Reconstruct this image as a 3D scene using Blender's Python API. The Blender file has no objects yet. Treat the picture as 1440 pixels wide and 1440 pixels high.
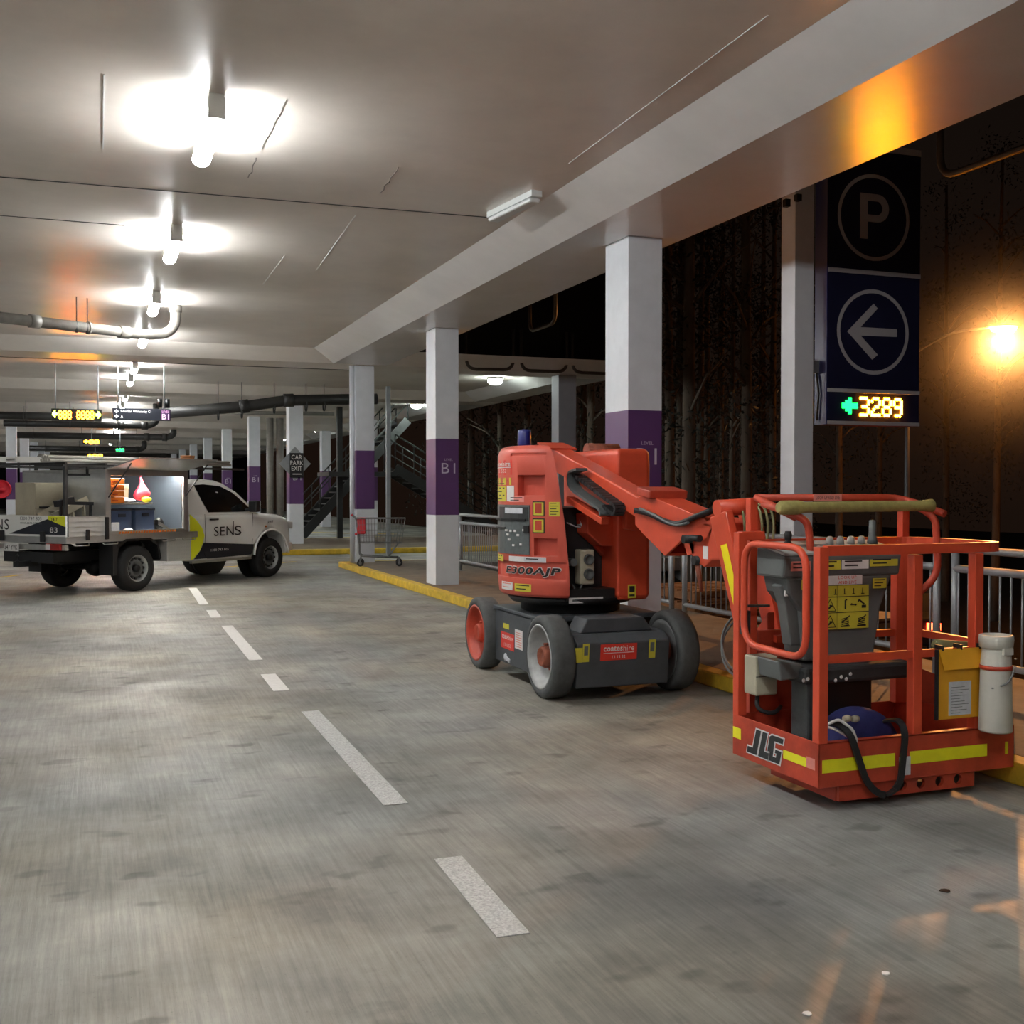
import bpy, bmesh, math, random
from mathutils import Vector, Matrix
R = random.Random(7)
PI = math.pi
SC = bpy.context.scene
COL = SC.collection
# ---------------------------------------------------------------- camera
TH = math.radians(20.55); PITCH = math.radians(1.175); F = 1560.0; CH = 1.6
fw = Vector((math.sin(TH)*math.cos(PITCH), math.cos(TH)*math.cos(PITCH), -math.sin(PITCH)))
rt = Vector((math.cos(TH), -math.sin(TH), 0)); up = rt.cross(fw)
EYE = Vector((0, 0, CH))
def ray(px, py): return (fw + rt*((px-720)/F) + up*((720-py)/F))
def onX(px, py, X): r = ray(px, py); return EYE + r*(X/r.x)
def onY(px, py, Y): r = ray(px, py); return EYE + r*(Y/r.y)
def onZ(px, py, Z): r = ray(px, py); return EYE + r*((Z-CH)/r.z)
def onD(px, py, D): return EYE + ray(px, py)*D
def cyl_hit(px, py, cx, cy, rad):
    r = ray(px, py); a = r.x**2+r.y**2; b = -2*(r.x*cx+r.y*cy); c = cx*cx+cy*cy-rad*rad
    q = b*b-4*a*c
    t = (-b-math.sqrt(max(q, 0)))/(2*a); return EYE+r*t
cam = bpy.data.cameras.new('camera'); camo = bpy.data.objects.new('camera', cam); COL.objects.link(camo)
cam.sensor_width = 36; cam.lens = F/1440*36; cam.clip_end = 400
camo.location = EYE
camo.rotation_euler = Matrix((rt, up, -fw)).transposed().to_euler()
SC.camera = camo
SC.view_settings.view_transform = 'Standard'; SC.view_settings.look = 'None'
SC.view_settings.gamma = 1; SC.view_settings.use_curve_mapping = False
SC.view_settings.exposure = 2.0
# ---------------------------------------------------------------- materials
MATS = {}
def s2l(c): return tuple(((v/255)/12.92 if v/255 <= .04045 else ((v/255+.055)/1.055)**2.4) for v in c)
def mat(name, rgb, rough=.6, metal=0.0, n=None, bump=None, emit=None, coat=0, stretch=None, spec=.5):
    """rgb in sRGB 0..255; n=(scale, amount) value mottling; bump=(scale,strength)"""
    m = bpy.data.materials.new(name); m.use_nodes = True; nt = m.node_tree; b = nt.nodes['Principled BSDF']
    c = s2l(rgb)
    b.inputs['Base Color'].default_value = (*c, 1); b.inputs['Roughness'].default_value = rough
    b.inputs['Metallic'].default_value = metal
    b.inputs['Specular IOR Level'].default_value = spec
    if coat: b.inputs['Coat Weight'].default_value = coat
    if emit:
        b.inputs['Emission Color'].default_value = (*s2l(emit[0]), 1); b.inputs['Emission Strength'].default_value = emit[1]
    if n or bump:
        tc = nt.nodes.new('ShaderNodeTexCoord'); mp = nt.nodes.new('ShaderNodeMapping')
        nt.links.new(tc.outputs['Object'], mp.inputs['Vector'])
        if stretch: mp.inputs['Scale'].default_value = stretch
    if n:
        t = nt.nodes.new('ShaderNodeTexNoise'); t.inputs['Scale'].default_value = n[0]; t.inputs['Detail'].default_value = 6
        t.inputs['Roughness'].default_value = .65
        nt.links.new(mp.outputs[0], t.inputs['Vector'])
        r = nt.nodes.new('ShaderNodeMapRange'); r.inputs['From Min'].default_value = .3; r.inputs['From Max'].default_value = .7
        r.inputs['To Min'].default_value = 1-n[1]; r.inputs['To Max'].default_value = 1+n[1]*.6
        nt.links.new(t.outputs['Fac'], r.inputs['Value'])
        x = nt.nodes.new('ShaderNodeVectorMath'); x.operation = 'SCALE'; x.inputs[0].default_value = c
        nt.links.new(r.outputs[0], x.inputs['Scale']); nt.links.new(x.outputs[0], b.inputs['Base Color'])
    if bump:
        t = nt.nodes.new('ShaderNodeTexNoise'); t.inputs['Scale'].default_value = bump[0]; t.inputs['Detail'].default_value = 4
        nt.links.new(mp.outputs[0], t.inputs['Vector'])
        bp = nt.nodes.new('ShaderNodeBump'); bp.inputs['Strength'].default_value = bump[1]; bp.inputs['Distance'].default_value = .01
        nt.links.new(t.outputs['Fac'], bp.inputs['Height']); nt.links.new(bp.outputs[0], b.inputs['Normal'])
    MATS[name] = m; return m
mat('ceil', (222, 214, 206), .36, n=(1.2, .10), bump=(3, .12))
mat('beam', (218, 215, 213), .27, n=(1.0, .08), bump=(2.5, .08))
mat('colwhite', (216, 220, 226), .5, n=(5, .06), bump=(12, .12))
mat('purple', (92, 58, 108), .45, n=(5, .06))
mat('colgrey', (150, 152, 158), .55, n=(5, .06))
mat('letter', (205, 198, 212), .6)
mat('kerbyellow', (205, 170, 45), .65, n=(7, .35), bump=(20, .3))
mat('path', (118, 104, 88), .8, n=(3, .3), bump=(20, .4))
mat('linewhite', (212, 212, 210), .75, n=(30, .12))
mat('lineworn', (186, 186, 184), .8, n=(85, .42))
mat('orange', (214, 78, 48), .45, n=(5, .13), coat=.15)
mat('orange_dirty', (188, 68, 44), .5, n=(6, .3), bump=(25, .12))
mat('hood', (204, 86, 68), .5, n=(4, .1), coat=.1)
mat('black', (22, 22, 23), .55, n=(9, .25))
mat('rubber', (80, 82, 82), .8, n=(14, .25), bump=(30, .3))
mat('utetyre', (30, 30, 31), .75, n=(14, .2))
mat('chassis', (70, 74, 78), .55, n=(6, .25), bump=(30, .1))
mat('rimgrey', (165, 166, 165), .5, n=(12, .2), metal=.2)
mat('utedisc', (96, 97, 98), .5, n=(12, .2), metal=.2)
mat('rimdust', (120, 122, 122), .6, n=(12, .2))
mat('rust', (140, 74, 52), .7, n=(18, .4), bump=(40, .3))
mat('console', (98, 102, 101), .6, n=(6, .15))
mat('consoledark', (48, 50, 51), .6, n=(6, .25))
mat('consoletop', (165, 166, 162), .5, n=(10, .15))
mat('yellowsign', (205, 195, 60), .55, n=(15, .08))
mat('stickerwhite', (225, 222, 220), .55, n=(20, .06))
mat('stickerred', (214, 52, 38), .5)
mat('stickerpink', (225, 140, 130), .55, n=(20, .1))
mat('ink', (30, 28, 26), .6)
mat('reflectyellow', (240, 235, 40), .35, n=(12, .08), emit=((225, 225, 40), .0))
mat('reflectbright', (255, 240, 30), .35)
mat('padding', (158, 148, 88), .7, n=(14, .35), bump=(30, .4))
mat('steel', (150, 152, 152), .4, .6, n=(10, .1))
mat('darksteel', (62, 62, 62), .5, .4, n=(10, .2))
mat('cableblack', (34, 35, 37), .5)
mat('cablegrey', (92, 98, 98), .5, n=(30, .2))
mat('cablegreen', (130, 132, 92), .6)
mat('galv', (150, 154, 158), .45, .35, n=(9, .12))
mat('bluecap', (26, 34, 120), .3, coat=.4)
mat('bluebag', (30, 34, 92), .85, n=(9, .3), bump=(12, .7))
mat('docyellow', (222, 160, 32), .5, n=(8, .1))
mat('paper', (200, 202, 208), .6, n=(40, .12))
mat('tubewhite', (198, 196, 186), .5, n=(5, .1))
mat('beige', (178, 172, 150), .55, n=(8, .12))
mat('signblue', (26, 28, 58), .4, n=(3, .15))
mat('signside', (30, 40, 96), .35)
mat('signgrey', (176, 174, 178), .6)
mat('pvc', (128, 124, 118), .45, n=(6, .25))
mat('pvcdark', (44, 43, 42), .5, n=(5, .2))
mat('lampbody', (205, 205, 200), .4)
mat('lampoff', (220, 224, 224), .3)
mat('lampglow', (255, 255, 255), .4, emit=((252, 255, 255), 27))
mat('roundglow', (255, 255, 255), .4, emit=((240, 255, 246), 38))
mat('sodium', (255, 180, 80), .4, emit=((255, 150, 50), 70))
mat('led_amber', (255, 150, 30), .4, emit=((255, 142, 14), 60))
mat('led_amber_far', (255, 150, 30), .4, emit=((255, 142, 14), 28))
mat('led_green', (60, 255, 150), .4, emit=((10, 225, 60), 3))
mat('signlit', (240, 240, 240), .4, emit=((240, 240, 240), .5))
mat('signpinklit', (240, 200, 230), .4, emit=((240, 170, 225), .5))
mat('taillight', (255, 60, 30), .4, emit=((255, 60, 30), 6))
mat('signblack', (20, 22, 24), .4)
mat('signdarkblue', (38, 44, 58), .4)
mat('utewhite', (236, 236, 232), .3, coat=.6, n=(2, .03))
mat('uteglass', (16, 18, 19), .08, coat=.5)
mat('utealu', (190, 190, 188), .32, .75, n=(8, .1))
mat('alupanel', (196, 196, 192), .4, .3, n=(6, .08))
mat('uteblack', (24, 25, 27), .5)
mat('utenavy', (28, 32, 44), .4)
mat('hivis', (225, 228, 40), .4)
mat('lampred', (150, 30, 26), .25, coat=.5)
mat('plate', (205, 205, 205), .5)
mat('boxbeige', (168, 160, 140), .55, n=(6, .12))
mat('orangetray', (232, 128, 36), .5)
mat('bluecrate', (58, 74, 104), .5)
mat('redbag', (200, 24, 44), .5, bump=(10, .4))
mat('brownbag', (120, 74, 44), .7, n=(10, .2))
mat('cloth', (215, 215, 222), .8, n=(12, .15), bump=(10, .5))
mat('interior', (66, 74, 84), .5)
mat('timber', (150, 100, 60), .8, n=(9, .3), bump=(20, .3))
mat('conduit', (170, 166, 156), .4, n=(8, .1))
mat('bark', (96, 84, 72), .9, n=(7, .35), bump=(14, .6), stretch=(1, 1, .25))
mat('leaf', (26, 30, 20), .8, n=(3, .3))
mat('soil', (52, 44, 34), .95, n=(1.5, .4), bump=(6, .6))
mat('asphalt', (42, 40, 40), .8, n=(5, .2))
mat('redseat', (214, 50, 60), .5)
mat('wire', (130, 132, 134), .35, .7)
mat('stairsteel', (50, 52, 52), .5, .3, n=(5, .2))
mat('brown', (84, 62, 46), .7, n=(2, .2))
mat('darkwall', (34, 34, 34), .8, n=(2, .2))
mat('hoopdark', (84, 80, 76), .5, .3)
mat('carpaint', (30, 30, 34), .3, coat=.5)
# glass of LED sign covers etc is left solid
def led_face():
    pass
def floor_material():
    m = bpy.data.materials.new('concrete_floor'); m.use_nodes = True; nt = m.node_tree; N = nt.nodes; L = nt.links
    b = N['Principled BSDF']; tc = N.new('ShaderNodeTexCoord')
    def noise(scale, det, rough, st=(1, 1, 1), rot=0):
        mp = N.new('ShaderNodeMapping'); mp.inputs['Scale'].default_value = st; mp.inputs['Rotation'].default_value = (0, 0, rot)
        L.new(tc.outputs['Object'], mp.inputs['Vector'])
        t = N.new('ShaderNodeTexNoise'); t.inputs['Scale'].default_value = scale; t.inputs['Detail'].default_value = det; t.inputs['Roughness'].default_value = rough
        L.new(mp.outputs[0], t.inputs['Vector']); return t.outputs['Fac']
    def rng(v, a, b_, c, d):
        r = N.new('ShaderNodeMapRange'); r.inputs[1].default_value = a; r.inputs[2].default_value = b_; r.inputs[3].default_value = c; r.inputs[4].default_value = d
        L.new(v, r.inputs[0]); return r.outputs[0]
    def mul(a, b_):
        x = N.new('ShaderNodeMath'); x.operation = 'MULTIPLY'; L.new(a, x.inputs[0]); L.new(b_, x.inputs[1]); return x.outputs[0]
    big = rng(noise(.55, 5, .6, (1, .8, 1)), .36, .64, .56, 1.10)
    mid = rng(noise(1.5, 8, .66, (.8, 1.2, 1), .6), .36, .64, .74, 1.10)
    spots = rng(noise(3.0, 2, .5, (1, 1.5, 1)), .62, .70, 1.0, .60)
    spk = rng(noise(90, 2, .5), .66, .74, 1.0, .72)
    brush = rng(noise(1.0, 5, .75, (45, 1.6, 1), .03), .35, .65, .76, 1.14)
    fac = mul(mul(mul(big, mid), mul(spots, spk)), brush)
    w = N.new('ShaderNodeValToRGB'); L.new(noise(.35, 3, .5), w.inputs[0])
    w.color_ramp.elements[0].position = .38; w.color_ramp.elements[0].color = (*s2l((146, 147, 144)), 1)
    w.color_ramp.elements[1].position = .62; w.color_ramp.elements[1].color = (*s2l((156, 150, 136)), 1)
    x = N.new('ShaderNodeVectorMath'); x.operation = 'SCALE'; L.new(w.outputs[0], x.inputs[0]); L.new(fac, x.inputs['Scale'])
    L.new(x.outputs[0], b.inputs['Base Color'])
    L.new(rng(noise(1.3, 5, .6), .35, .65, .42, .72), b.inputs['Roughness'])
    bp = N.new('ShaderNodeBump'); bp.inputs['Strength'].default_value = .35; bp.inputs['Distance'].default_value = .004
    L.new(mul(brush, mid), bp.inputs['Height']); L.new(bp.outputs[0], b.inputs['Normal'])
    MATS['floor'] = m
floor_material()
# ---------------------------------------------------------------- mesh builder
class MB:
    def __init__(s): s.v = []; s.f = []; s.m = []; s.mi = 0; s.smooth = []
    def add(s, vs, fs, sm=False):
        o = len(s.v); s.v += [Vector(p) for p in vs]
        for f in fs: s.f.append([i+o for i in f]); s.m.append(s.mi); s.smooth.append(sm)
        return s
    def box(s, x0, x1, y0, y1, z0, z1, M=None):
        vs = [Vector((x, y, z)) for z in (z0, z1) for x, y in ((x0, y0), (x1, y0), (x1, y1), (x0, y1))]
        if M: vs = [M @ p for p in vs]
        return s.add(vs, [(3, 2, 1, 0), (4, 5, 6, 7), (0, 1, 5, 4), (1, 2, 6, 5), (2, 3, 7, 6), (3, 0, 4, 7)])
    def bar(s, a, b, w, h, upv=(0, 0, 1), w2=None, h2=None):
        a = Vector(a); b = Vector(b); d = (b-a).normalized(); u = Vector(upv)
        if abs(d.dot(u)) > .98: u = Vector((0, 1, 0))
        r = d.cross(u).normalized(); u = r.cross(d).normalized(); w2 = w2 or w; h2 = h2 or h
        vs = [a+r*(i*w/2)+u*(j*h/2) for i, j in ((-1, -1), (1, -1), (1, 1), (-1, 1))]+[b+r*(i*w2/2)+u*(j*h2/2) for i, j in ((-1, -1), (1, -1), (1, 1), (-1, 1))]
        return s.add(vs, [(0, 1, 2, 3), (7, 6, 5, 4), (0, 4, 5, 1), (1, 5, 6, 2), (2, 6, 7, 3), (3, 7, 4, 0)])
    def tube(s, pts, r, seg=10, closed=False, r2=None):
        pts = [Vector(p) for p in pts]; n = len(pts); rings = []; prev = None
        for i, p in enumerate(pts):
            a = pts[(i-1) % n] if (closed or i > 0) else p; b = pts[(i+1) % n] if (closed or i < n-1) else p
            d = (b-a).normalized()
            if prev is None:
                u = Vector((0, 0, 1)) if abs(d.z) < .9 else Vector((0, 1, 0))
            else: u = prev
            x = d.cross(u)
            if x.length < 1e-5: x = d.cross(Vector((1, 0, 0)))
            x.normalize(); u = x.cross(d).normalized(); prev = u
            rr = r if r2 is None else r+(r2-r)*i/(n-1)
            rings.append([p+(x*math.cos(2*PI*k/seg)+u*math.sin(2*PI*k/seg))*rr for k in range(seg)])
        vs = [q for g in rings for q in g]; fs = []
        for i in range(n if closed else n-1):
            j = (i+1) % n
            for k in range(seg):
                l = (k+1) % seg; fs.append((i*seg+k, i*seg+l, j*seg+l, j*seg+k))
        s.add(vs, fs, True)
        if not closed:
            o = len(s.v)-len(vs)
            s.f.append([o+k for k in range(seg)][::-1]); s.m.append(s.mi); s.smooth.append(False)
            s.f.append([o+(n-1)*seg+k for k in range(seg)]); s.m.append(s.mi); s.smooth.append(False)
        return s
    def lathe(s, prof, c=(0, 0, 0), axis='z', seg=32, closed=False, sm=True, cap=True):
        """prof: list of (r, t) along the axis"""
        c = Vector(c); vs = []
        for r, t in prof:
            for k in range(seg):
                a = 2*PI*k/seg; p, q = r*math.cos(a), r*math.sin(a)
                vs.append(c+Vector({'z': (p, q, t), 'x': (t, p, q), 'y': (q, t, p)}[axis]))
        fs = []; n = len(prof)
        for i in range(n if closed else n-1):
            j = (i+1) % n
            for k in range(seg):
                l = (k+1) % seg; fs.append((i*seg+k, i*seg+l, j*seg+l, j*seg+k))
        s.add(vs, fs, sm); o = len(s.v)-len(vs)
        if not closed and cap:
            if prof[0][0] > 1e-4: s.f.append([o+k for k in range(seg)][::-1]); s.m.append(s.mi); s.smooth.append(False)
            if prof[-1][0] > 1e-4: s.f.append([o+(n-1)*seg+k for k in range(seg)]); s.m.append(s.mi); s.smooth.append(False)
        return s
    def cyl(s, a, b, r, seg=20, r2=None): return s.tube([a, b], r, seg, r2=r2)
    def prism(s, poly, d, M=None):
        """poly: list of 3D points (planar), extruded by vector d"""
        d = Vector(d); a = [Vector(p) for p in poly]; b = [p+d for p in a]; n = len(a)
        if M: a = [M @ p for p in a]; b = [M @ p for p in b]
        return s.add(a+b, [list(range(n))[::-1], [n+i for i in range(n)]]+[(i, (i+1) % n, n+(i+1) % n, n+i) for i in range(n)])
    def loft(s, rings, caps=True, sm=True):
        n = len(rings[0]); vs = [p for g in rings for p in g]; fs = []
        for i in range(len(rings)-1):
            for k in range(n):
                l = (k+1) % n; fs.append((i*n+k, i*n+l, (i+1)*n+l, (i+1)*n+k))
        s.add(vs, fs, sm); o = len(s.v)-len(vs)
        if caps:
            s.f.append([o+k for k in range(n)][::-1]); s.m.append(s.mi); s.smooth.append(False)
            s.f.append([o+(len(rings)-1)*n+k for k in range(n)]); s.m.append(s.mi); s.smooth.append(False)
        return s
    def patch(s, f, u0, u1, v0, v1, n=1, th=.002):
        """thin slab on a surface f(u, v, off)"""
        vs = []; fs = []
        for off in (0.0004, th):
            for i in range(n+1):
                u = u0+(u1-u0)*i/n; vs += [f(u, v0, off), f(u, v1, off)]
        m = 2*(n+1)
        for i in range(n):
            fs += [(2*i, 2*i+1, 2*i+3, 2*i+2), (m+2*i, m+2*i+2, m+2*i+3, m+2*i+1), (2*i, 2*i+2, m+2*i+2, m+2*i), (2*i+1, m+2*i+1, m+2*i+3, 2*i+3)]
        fs += [(0, m, m+1, 1), (m-2, m-1, 2*m-1, 2*m-2)]
        return s.add(vs, fs)
INV = {}
def root_inv(o): return INV.get(o.name, Matrix.Identity(4))
def obj(name, mb, mats, parent=None, world=False, bevel=0, seg=2, subsurf=0, kind=None, cut=None):
    me = bpy.data.meshes.new(name)
    vs = mb.v
    if world and parent is not None:
        I = root_inv(parent); vs = [I @ p for p in vs]
    c0 = Vector((0, 0, 0))
    if parent is None:      # origin at the base of the thing
        xs = [p.x for p in vs]; ys = [p.y for p in vs]; zs = [p.z for p in vs]
        c0 = Vector(((min(xs)+max(xs))/2, (min(ys)+max(ys))/2, min(zs)))
        if kind == 'structure': c0 = Vector((0, 0, 0))
        vs = [p-c0 for p in vs]
    me.from_pydata([tuple(p) for p in vs], [], mb.f); me.update()
    if not isinstance(mats, (list, tuple)): mats = [mats]
    for m in mats: me.materials.append(MATS[m] if isinstance(m, str) else m)
    for i, p in enumerate(me.polygons): p.material_index = min(mb.m[i], len(mats)-1); p.use_smooth = mb.smooth[i]
    bm = bmesh.new(); bm.from_mesh(me); bmesh.ops.recalc_face_normals(bm, faces=bm.faces); bm.to_mesh(me); bm.free()
    o = bpy.data.objects.new(name, me); COL.objects.link(o); o.location = c0
    if parent is not None:
        o.parent = parent; INV[o.name] = root_inv(parent)
    if cut is not None:
        cm = bpy.data.meshes.new('cutter'); I = root_inv(parent) if (world and parent) else Matrix.Identity(4)
        cm.from_pydata([tuple(I @ p) for p in cut.v], [], cut.f); cm.update()
        bm = bmesh.new(); bm.from_mesh(cm); bmesh.ops.recalc_face_normals(bm, faces=bm.faces); bm.to_mesh(cm); bm.free()
        co = bpy.data.objects.new('cutter', cm); COL.objects.link(co)
        if parent is not None: co.parent = parent
        md = o.modifiers.new('cut', 'BOOLEAN'); md.object = co; md.operation = 'DIFFERENCE'; md.solver = 'EXACT'
        dg = bpy.context.evaluated_depsgraph_get(); dg.update()
        nm = bpy.data.meshes.new_from_object(o.evaluated_get(dg)); o.modifiers.clear(); o.data = nm
        bpy.data.objects.remove(co)
    if bevel:
        md = o.modifiers.new('bevel', 'BEVEL'); md.width = bevel; md.segments = seg; md.limit_method = 'ANGLE'; md.angle_limit = .6
        md.harden_normals = False
    if subsurf:
        md = o.modifiers.new('sub', 'SUBSURF'); md.levels = subsurf; md.render_levels = subsurf
    if kind: o['kind'] = kind
    return o
def thing(name, label, cat, loc=(0, 0, 0), rz=0, group=None):
    o = bpy.data.objects.new(name, None); COL.objects.link(o); o.location = loc; o.rotation_euler = (0, 0, rz)
    o['label'] = label; o['category'] = cat
    if group: o['group'] = group
    o.empty_display_size = .1
    INV[o.name] = (Matrix.Translation(loc) @ Matrix.Rotation(rz, 4, 'Z')).inverted()
    return o
def tag(o, label, cat, group=None):
    o['label'] = label; o['category'] = cat
    if group: o['group'] = group
    return o
def struct(name, mb, m, **k): return obj(name, mb, m, kind='structure', **k)
_tc = {}
def text_mesh(s, bold=0.0, shear=0.0):
    key = (s, bold, shear)
    if key in _tc: return _tc[key]
    cu = bpy.data.curves.new('t', 'FONT'); cu.body = s; cu.offset = bold; cu.shear = shear; cu.resolution_u = 3; cu.space_character = 1.08
    o = bpy.data.objects.new('t', cu); COL.objects.link(o)
    dg = bpy.context.evaluated_depsgraph_get(); dg.update()
    me = bpy.data.meshes.new_from_object(o.evaluated_get(dg))
    vs = [Vector(v.co) for v in me.vertices]; fs = [list(p.vertices) for p in me.polygons]
    bpy.data.objects.remove(o)
    x0 = min(v.x for v in vs); x1 = max(v.x for v in vs); y0 = min(v.y for v in vs); y1 = max(v.y for v in vs)
    vs = [((v.x-x0)/(x1-x0), (v.y-y0)/(y1-y0)) for v in vs]
    _tc[key] = (vs, fs); return _tc[key]
def put_text(mb, s, f, u0, u1, v0, v1, off=.003, bold=0.0, shear=0.0):
    vs, fs = text_mesh(s, bold, shear)
    mb.add([f(u0+(u1-u0)*a, v0+(v1-v0)*b, off) for a, b in vs], fs); return mb
# surfaces: f(u, v, off) -> world point
def surfY(Y): return lambda u, v, off=0: Vector((u, Y-off, v))          # faces -Y, u = x, v = z
def surfX(X): return lambda u, v, off=0: Vector((X-off, -u, v))         # faces -X, u = -y
def plane(o, xd, yd):
    o = Vector(o); xd = Vector(xd); yd = Vector(yd); n = xd.cross(yd).normalized()
    return lambda u, v, off=0: o+xd*u+yd*v+n*off
def rectY(x0, y0, x1, y1, Y):
    a = onY(x0, (y0+y1)/2, Y); b = onY(x1, (y0+y1)/2, Y); c = onY((x0+x1)/2, y0, Y); d = onY((x0+x1)/2, y1, Y)
    return a.x, b.x, d.z, c.z
def rectX(x0, y0, x1, y1, X):
    a = onX(x0, (y0+y1)/2, X); b = onX(x1, (y0+y1)/2, X); c = onX((x0+x1)/2, y0, X); d = onX((x0+x1)/2, y1, X)
    return -a.y, -b.y, d.z, c.z
def arc(c, r, a0, a1, n, ax=Vector((1, 0, 0)), ay=Vector((0, 0, 1))):
    return [Vector(c)+ax*(r*math.cos(a0+(a1-a0)*i/n))+ay*(r*math.sin(a0+(a1-a0)*i/n)) for i in range(n+1)]
def roundpath(pts, r, n=6, closed=False):
    pts = [Vector(p) for p in pts]; out = []; N = len(pts)
    for i, p in enumerate(pts):
        if not closed and i in (0, N-1): out.append(p); continue
        a = pts[i-1]; b = pts[(i+1) % N]; da = (a-p); db = (b-p); rr = min(r, da.length/2.01, db.length/2.01)
        A = p+da.normalized()*rr; B = p+db.normalized()*rr
        for k in range(n+1):
            t = k/n; out.append(A*(1-t)**2+p*2*t*(1-t)+B*t*t)
    return out
DOT = {'3': "11110 00001 00001 01110 00001 00001 11110", '2': "01110 10001 00001 00110 01000 10000 11111", '8': "01110 10001 10001 01110 10001 10001 01110",
       '9': "01110 10001 10001 01111 00001 00001 01110", '<': "00100 01100 11111 11111 01100 00100 00000", '>': "00100 00110 11111 11111 00110 00100 00000", '0': "01110 10001 10001 10001 10001 10001 01110"}
def dots(mb, ch, f, u0, u1, v0, v1, k=.96):
    rows = DOT[ch].split(); du = (u1-u0)/5; dv = (v1-v0)/7
    for j, r in enumerate(rows):
        for i, c in enumerate(r):
            if c == '1':
                cu = u0+(i+.5)*du; cv = v1-(j+.5)*dv; mb.patch(f, cu-du*k/2, cu+du*k/2, cv-dv*k/2, cv+dv*k/2, th=.006)
    return mb
# ================================================================ SETTING
SOF = 4.085; CEI = 4.30
mb = MB(); mb.box(-30, 6.75, -12, 22.9, -.3, 0); mb.box(-30, 13, 22.9, 100, -.3, 0)
struct('floor', mb, 'floor')
mb = MB(); mb.box(-30, 5.3, -12, 22.3, CEI, CEI+.25); mb.box(-30, 10.7, 22.3, 100, CEI, CEI+.25)
struct('ceiling', mb, 'ceil')
def haunch_x(mb, y0, y1, x0, x1, h0=.6, h1=.6):    # band beam running along X with sloped flanks
    mb.prism([(x0, y0-h0, CEI+.01), (x0, y0, SOF), (x0, y1, SOF), (x0, y1+h1, CEI+.01)], (x1-x0, 0, 0))
# edge beam over the near columns
mb = MB(); mb.prism([(3.91, -12, CEI+.005), (4.41, -12, SOF), (5.487, -12, SOF), (5.487, -12, CEI+.5), (3.91, -12, CEI+.5)], (0, 33.8, 0))
struct('trim_1', mb, 'beam')
mb = MB(); haunch_x(mb, 21.8, 22.86, -30, 10.9); struct('trim_2', mb, 'ceil')
for i in range(8):
    y = 29.95+8.4*i
    mb = MB(); haunch_x(mb, y, y+1.3, -30, 10.9); struct('trim_%d' % (3+i), mb, 'ceil')
mb = MB(); mb.prism([(9.6, 22.86, CEI+.005), (10.1, 22.86, SOF+.002), (10.9, 22.86, SOF+.002), (10.9, 22.86, CEI+.6), (9.6, 22.86, CEI+.6)], (0, 74, 0))
struct('trim_11', mb, 'beam')
mb = MB(); mb.box(-30, 10.9, -12.3, -12, 0, 4.6); struct('wall_back', mb, 'colgrey')
mb = MB(); mb.box(-30.3, -30, -12, 100, 0, 4.6); struct('wall_left', mb, 'colgrey')
mb = MB(); mb.box(-30, 13, 100, 100.3, 0, 4.6); struct('wall_far', mb, 'darkwall')
# ceiling joints (thin grooves read as dark lines)
def seam(p, q, w=.012, n='trim_joint'):
    mb = MB(); mb.bar(p, q, w, .006); return mb
mb = MB()
for (a, b, ww) in ((( 0, 249), (690, 306), .016), ((0, 303), (175, 317), .012)):
    p = onZ(*a, CEI-.002); q = onZ(*b, CEI-.002); mb.bar(p, q, ww, .006)
mb.bar((-12, 22.9, SOF-.002), (5.2, 22.9, SOF-.002), .04, .01)
struct('trim_20', mb, 'darksteel')
mb = MB()
for a, b in (((146, 105), (145, 210)), ((1080, 22), (800, 230)), ((500, 303), (445, 380)), ((400, 360), (370, 400))):
    mb.bar(onZ(*a, CEI-.001), onZ(*b, CEI-.001), .008, .004)
struct('trim_21', mb, 'lampoff')
mb = MB()
for a, b in (((404, 140), (368, 210)), ((362, 222), (350, 250)), ((560, 235), (535, 272))):
    pts = []
    for i in range(8):
        t = i/7; pts.append(onZ(a[0]+(b[0]-a[0])*t+R.uniform(-2, 2), a[1]+(b[1]-a[1])*t, CEI-.001))
    for p, q in zip(pts, pts[1:]): mb.bar(p, q, .008, .004)
struct('trim_22', mb, 'pvc')
# lane markings
mb = MB()
for (x0, y0, x1, y1) in ((630, 1206, 722, 1315), (436, 1000, 557, 1131), (377, 948, 396, 971), (319, 880, 360, 928), (297, 858, 304, 868), (271, 827, 287, 850)):
    a = onZ(x0, y0, .002); b = onZ(x1, y1, .002)
    mb.mi = 1 if y0 > 990 else 0; mb.bar(a, b, .125, .003)
struct('trim_23', mb, ['linewhite', 'lineworn'])
# footpath islands with yellow kerbs
mb = MB(); mb.box(4.80, 6.75, -12, 22.35, 0, .12); struct('footpath', mb, 'path')
mb = MB(); mb.box(4.64, 4.80, -12, 22.5, 0, .122); mb.box(4.80, 6.75, 22.35, 22.5, 0, .122)
o = struct('kerb', mb, 'kerbyellow', bevel=.015)
mb = MB(); mb.box(4.3, 12.5, 27.25, 33.4, 0, .12); struct('footpath', mb, 'path')
mb = MB(); mb.box(4.1, 12.5, 27.0, 27.25, 0, .13); mb.box(4.1, 4.3, 27.25, 33.4, 0, .13); struct('kerb', mb, 'kerbyellow', bevel=.02)
mb = MB()
a = onZ(0, 812, .002); b = onZ(28, 808, .002); mb.bar(a, b, .12, .003)
mb.bar((2.2, 23.2, .002), (4.1, 24.6, .002), .12, .003); mb.bar((4.5, 36, .002), (9, 36.5, .002), .3, .003); mb.bar((4.5, 44, .002), (10, 38.5, .002), .3, .003)
struct('trim_24', mb, 'kerbyellow')
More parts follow.
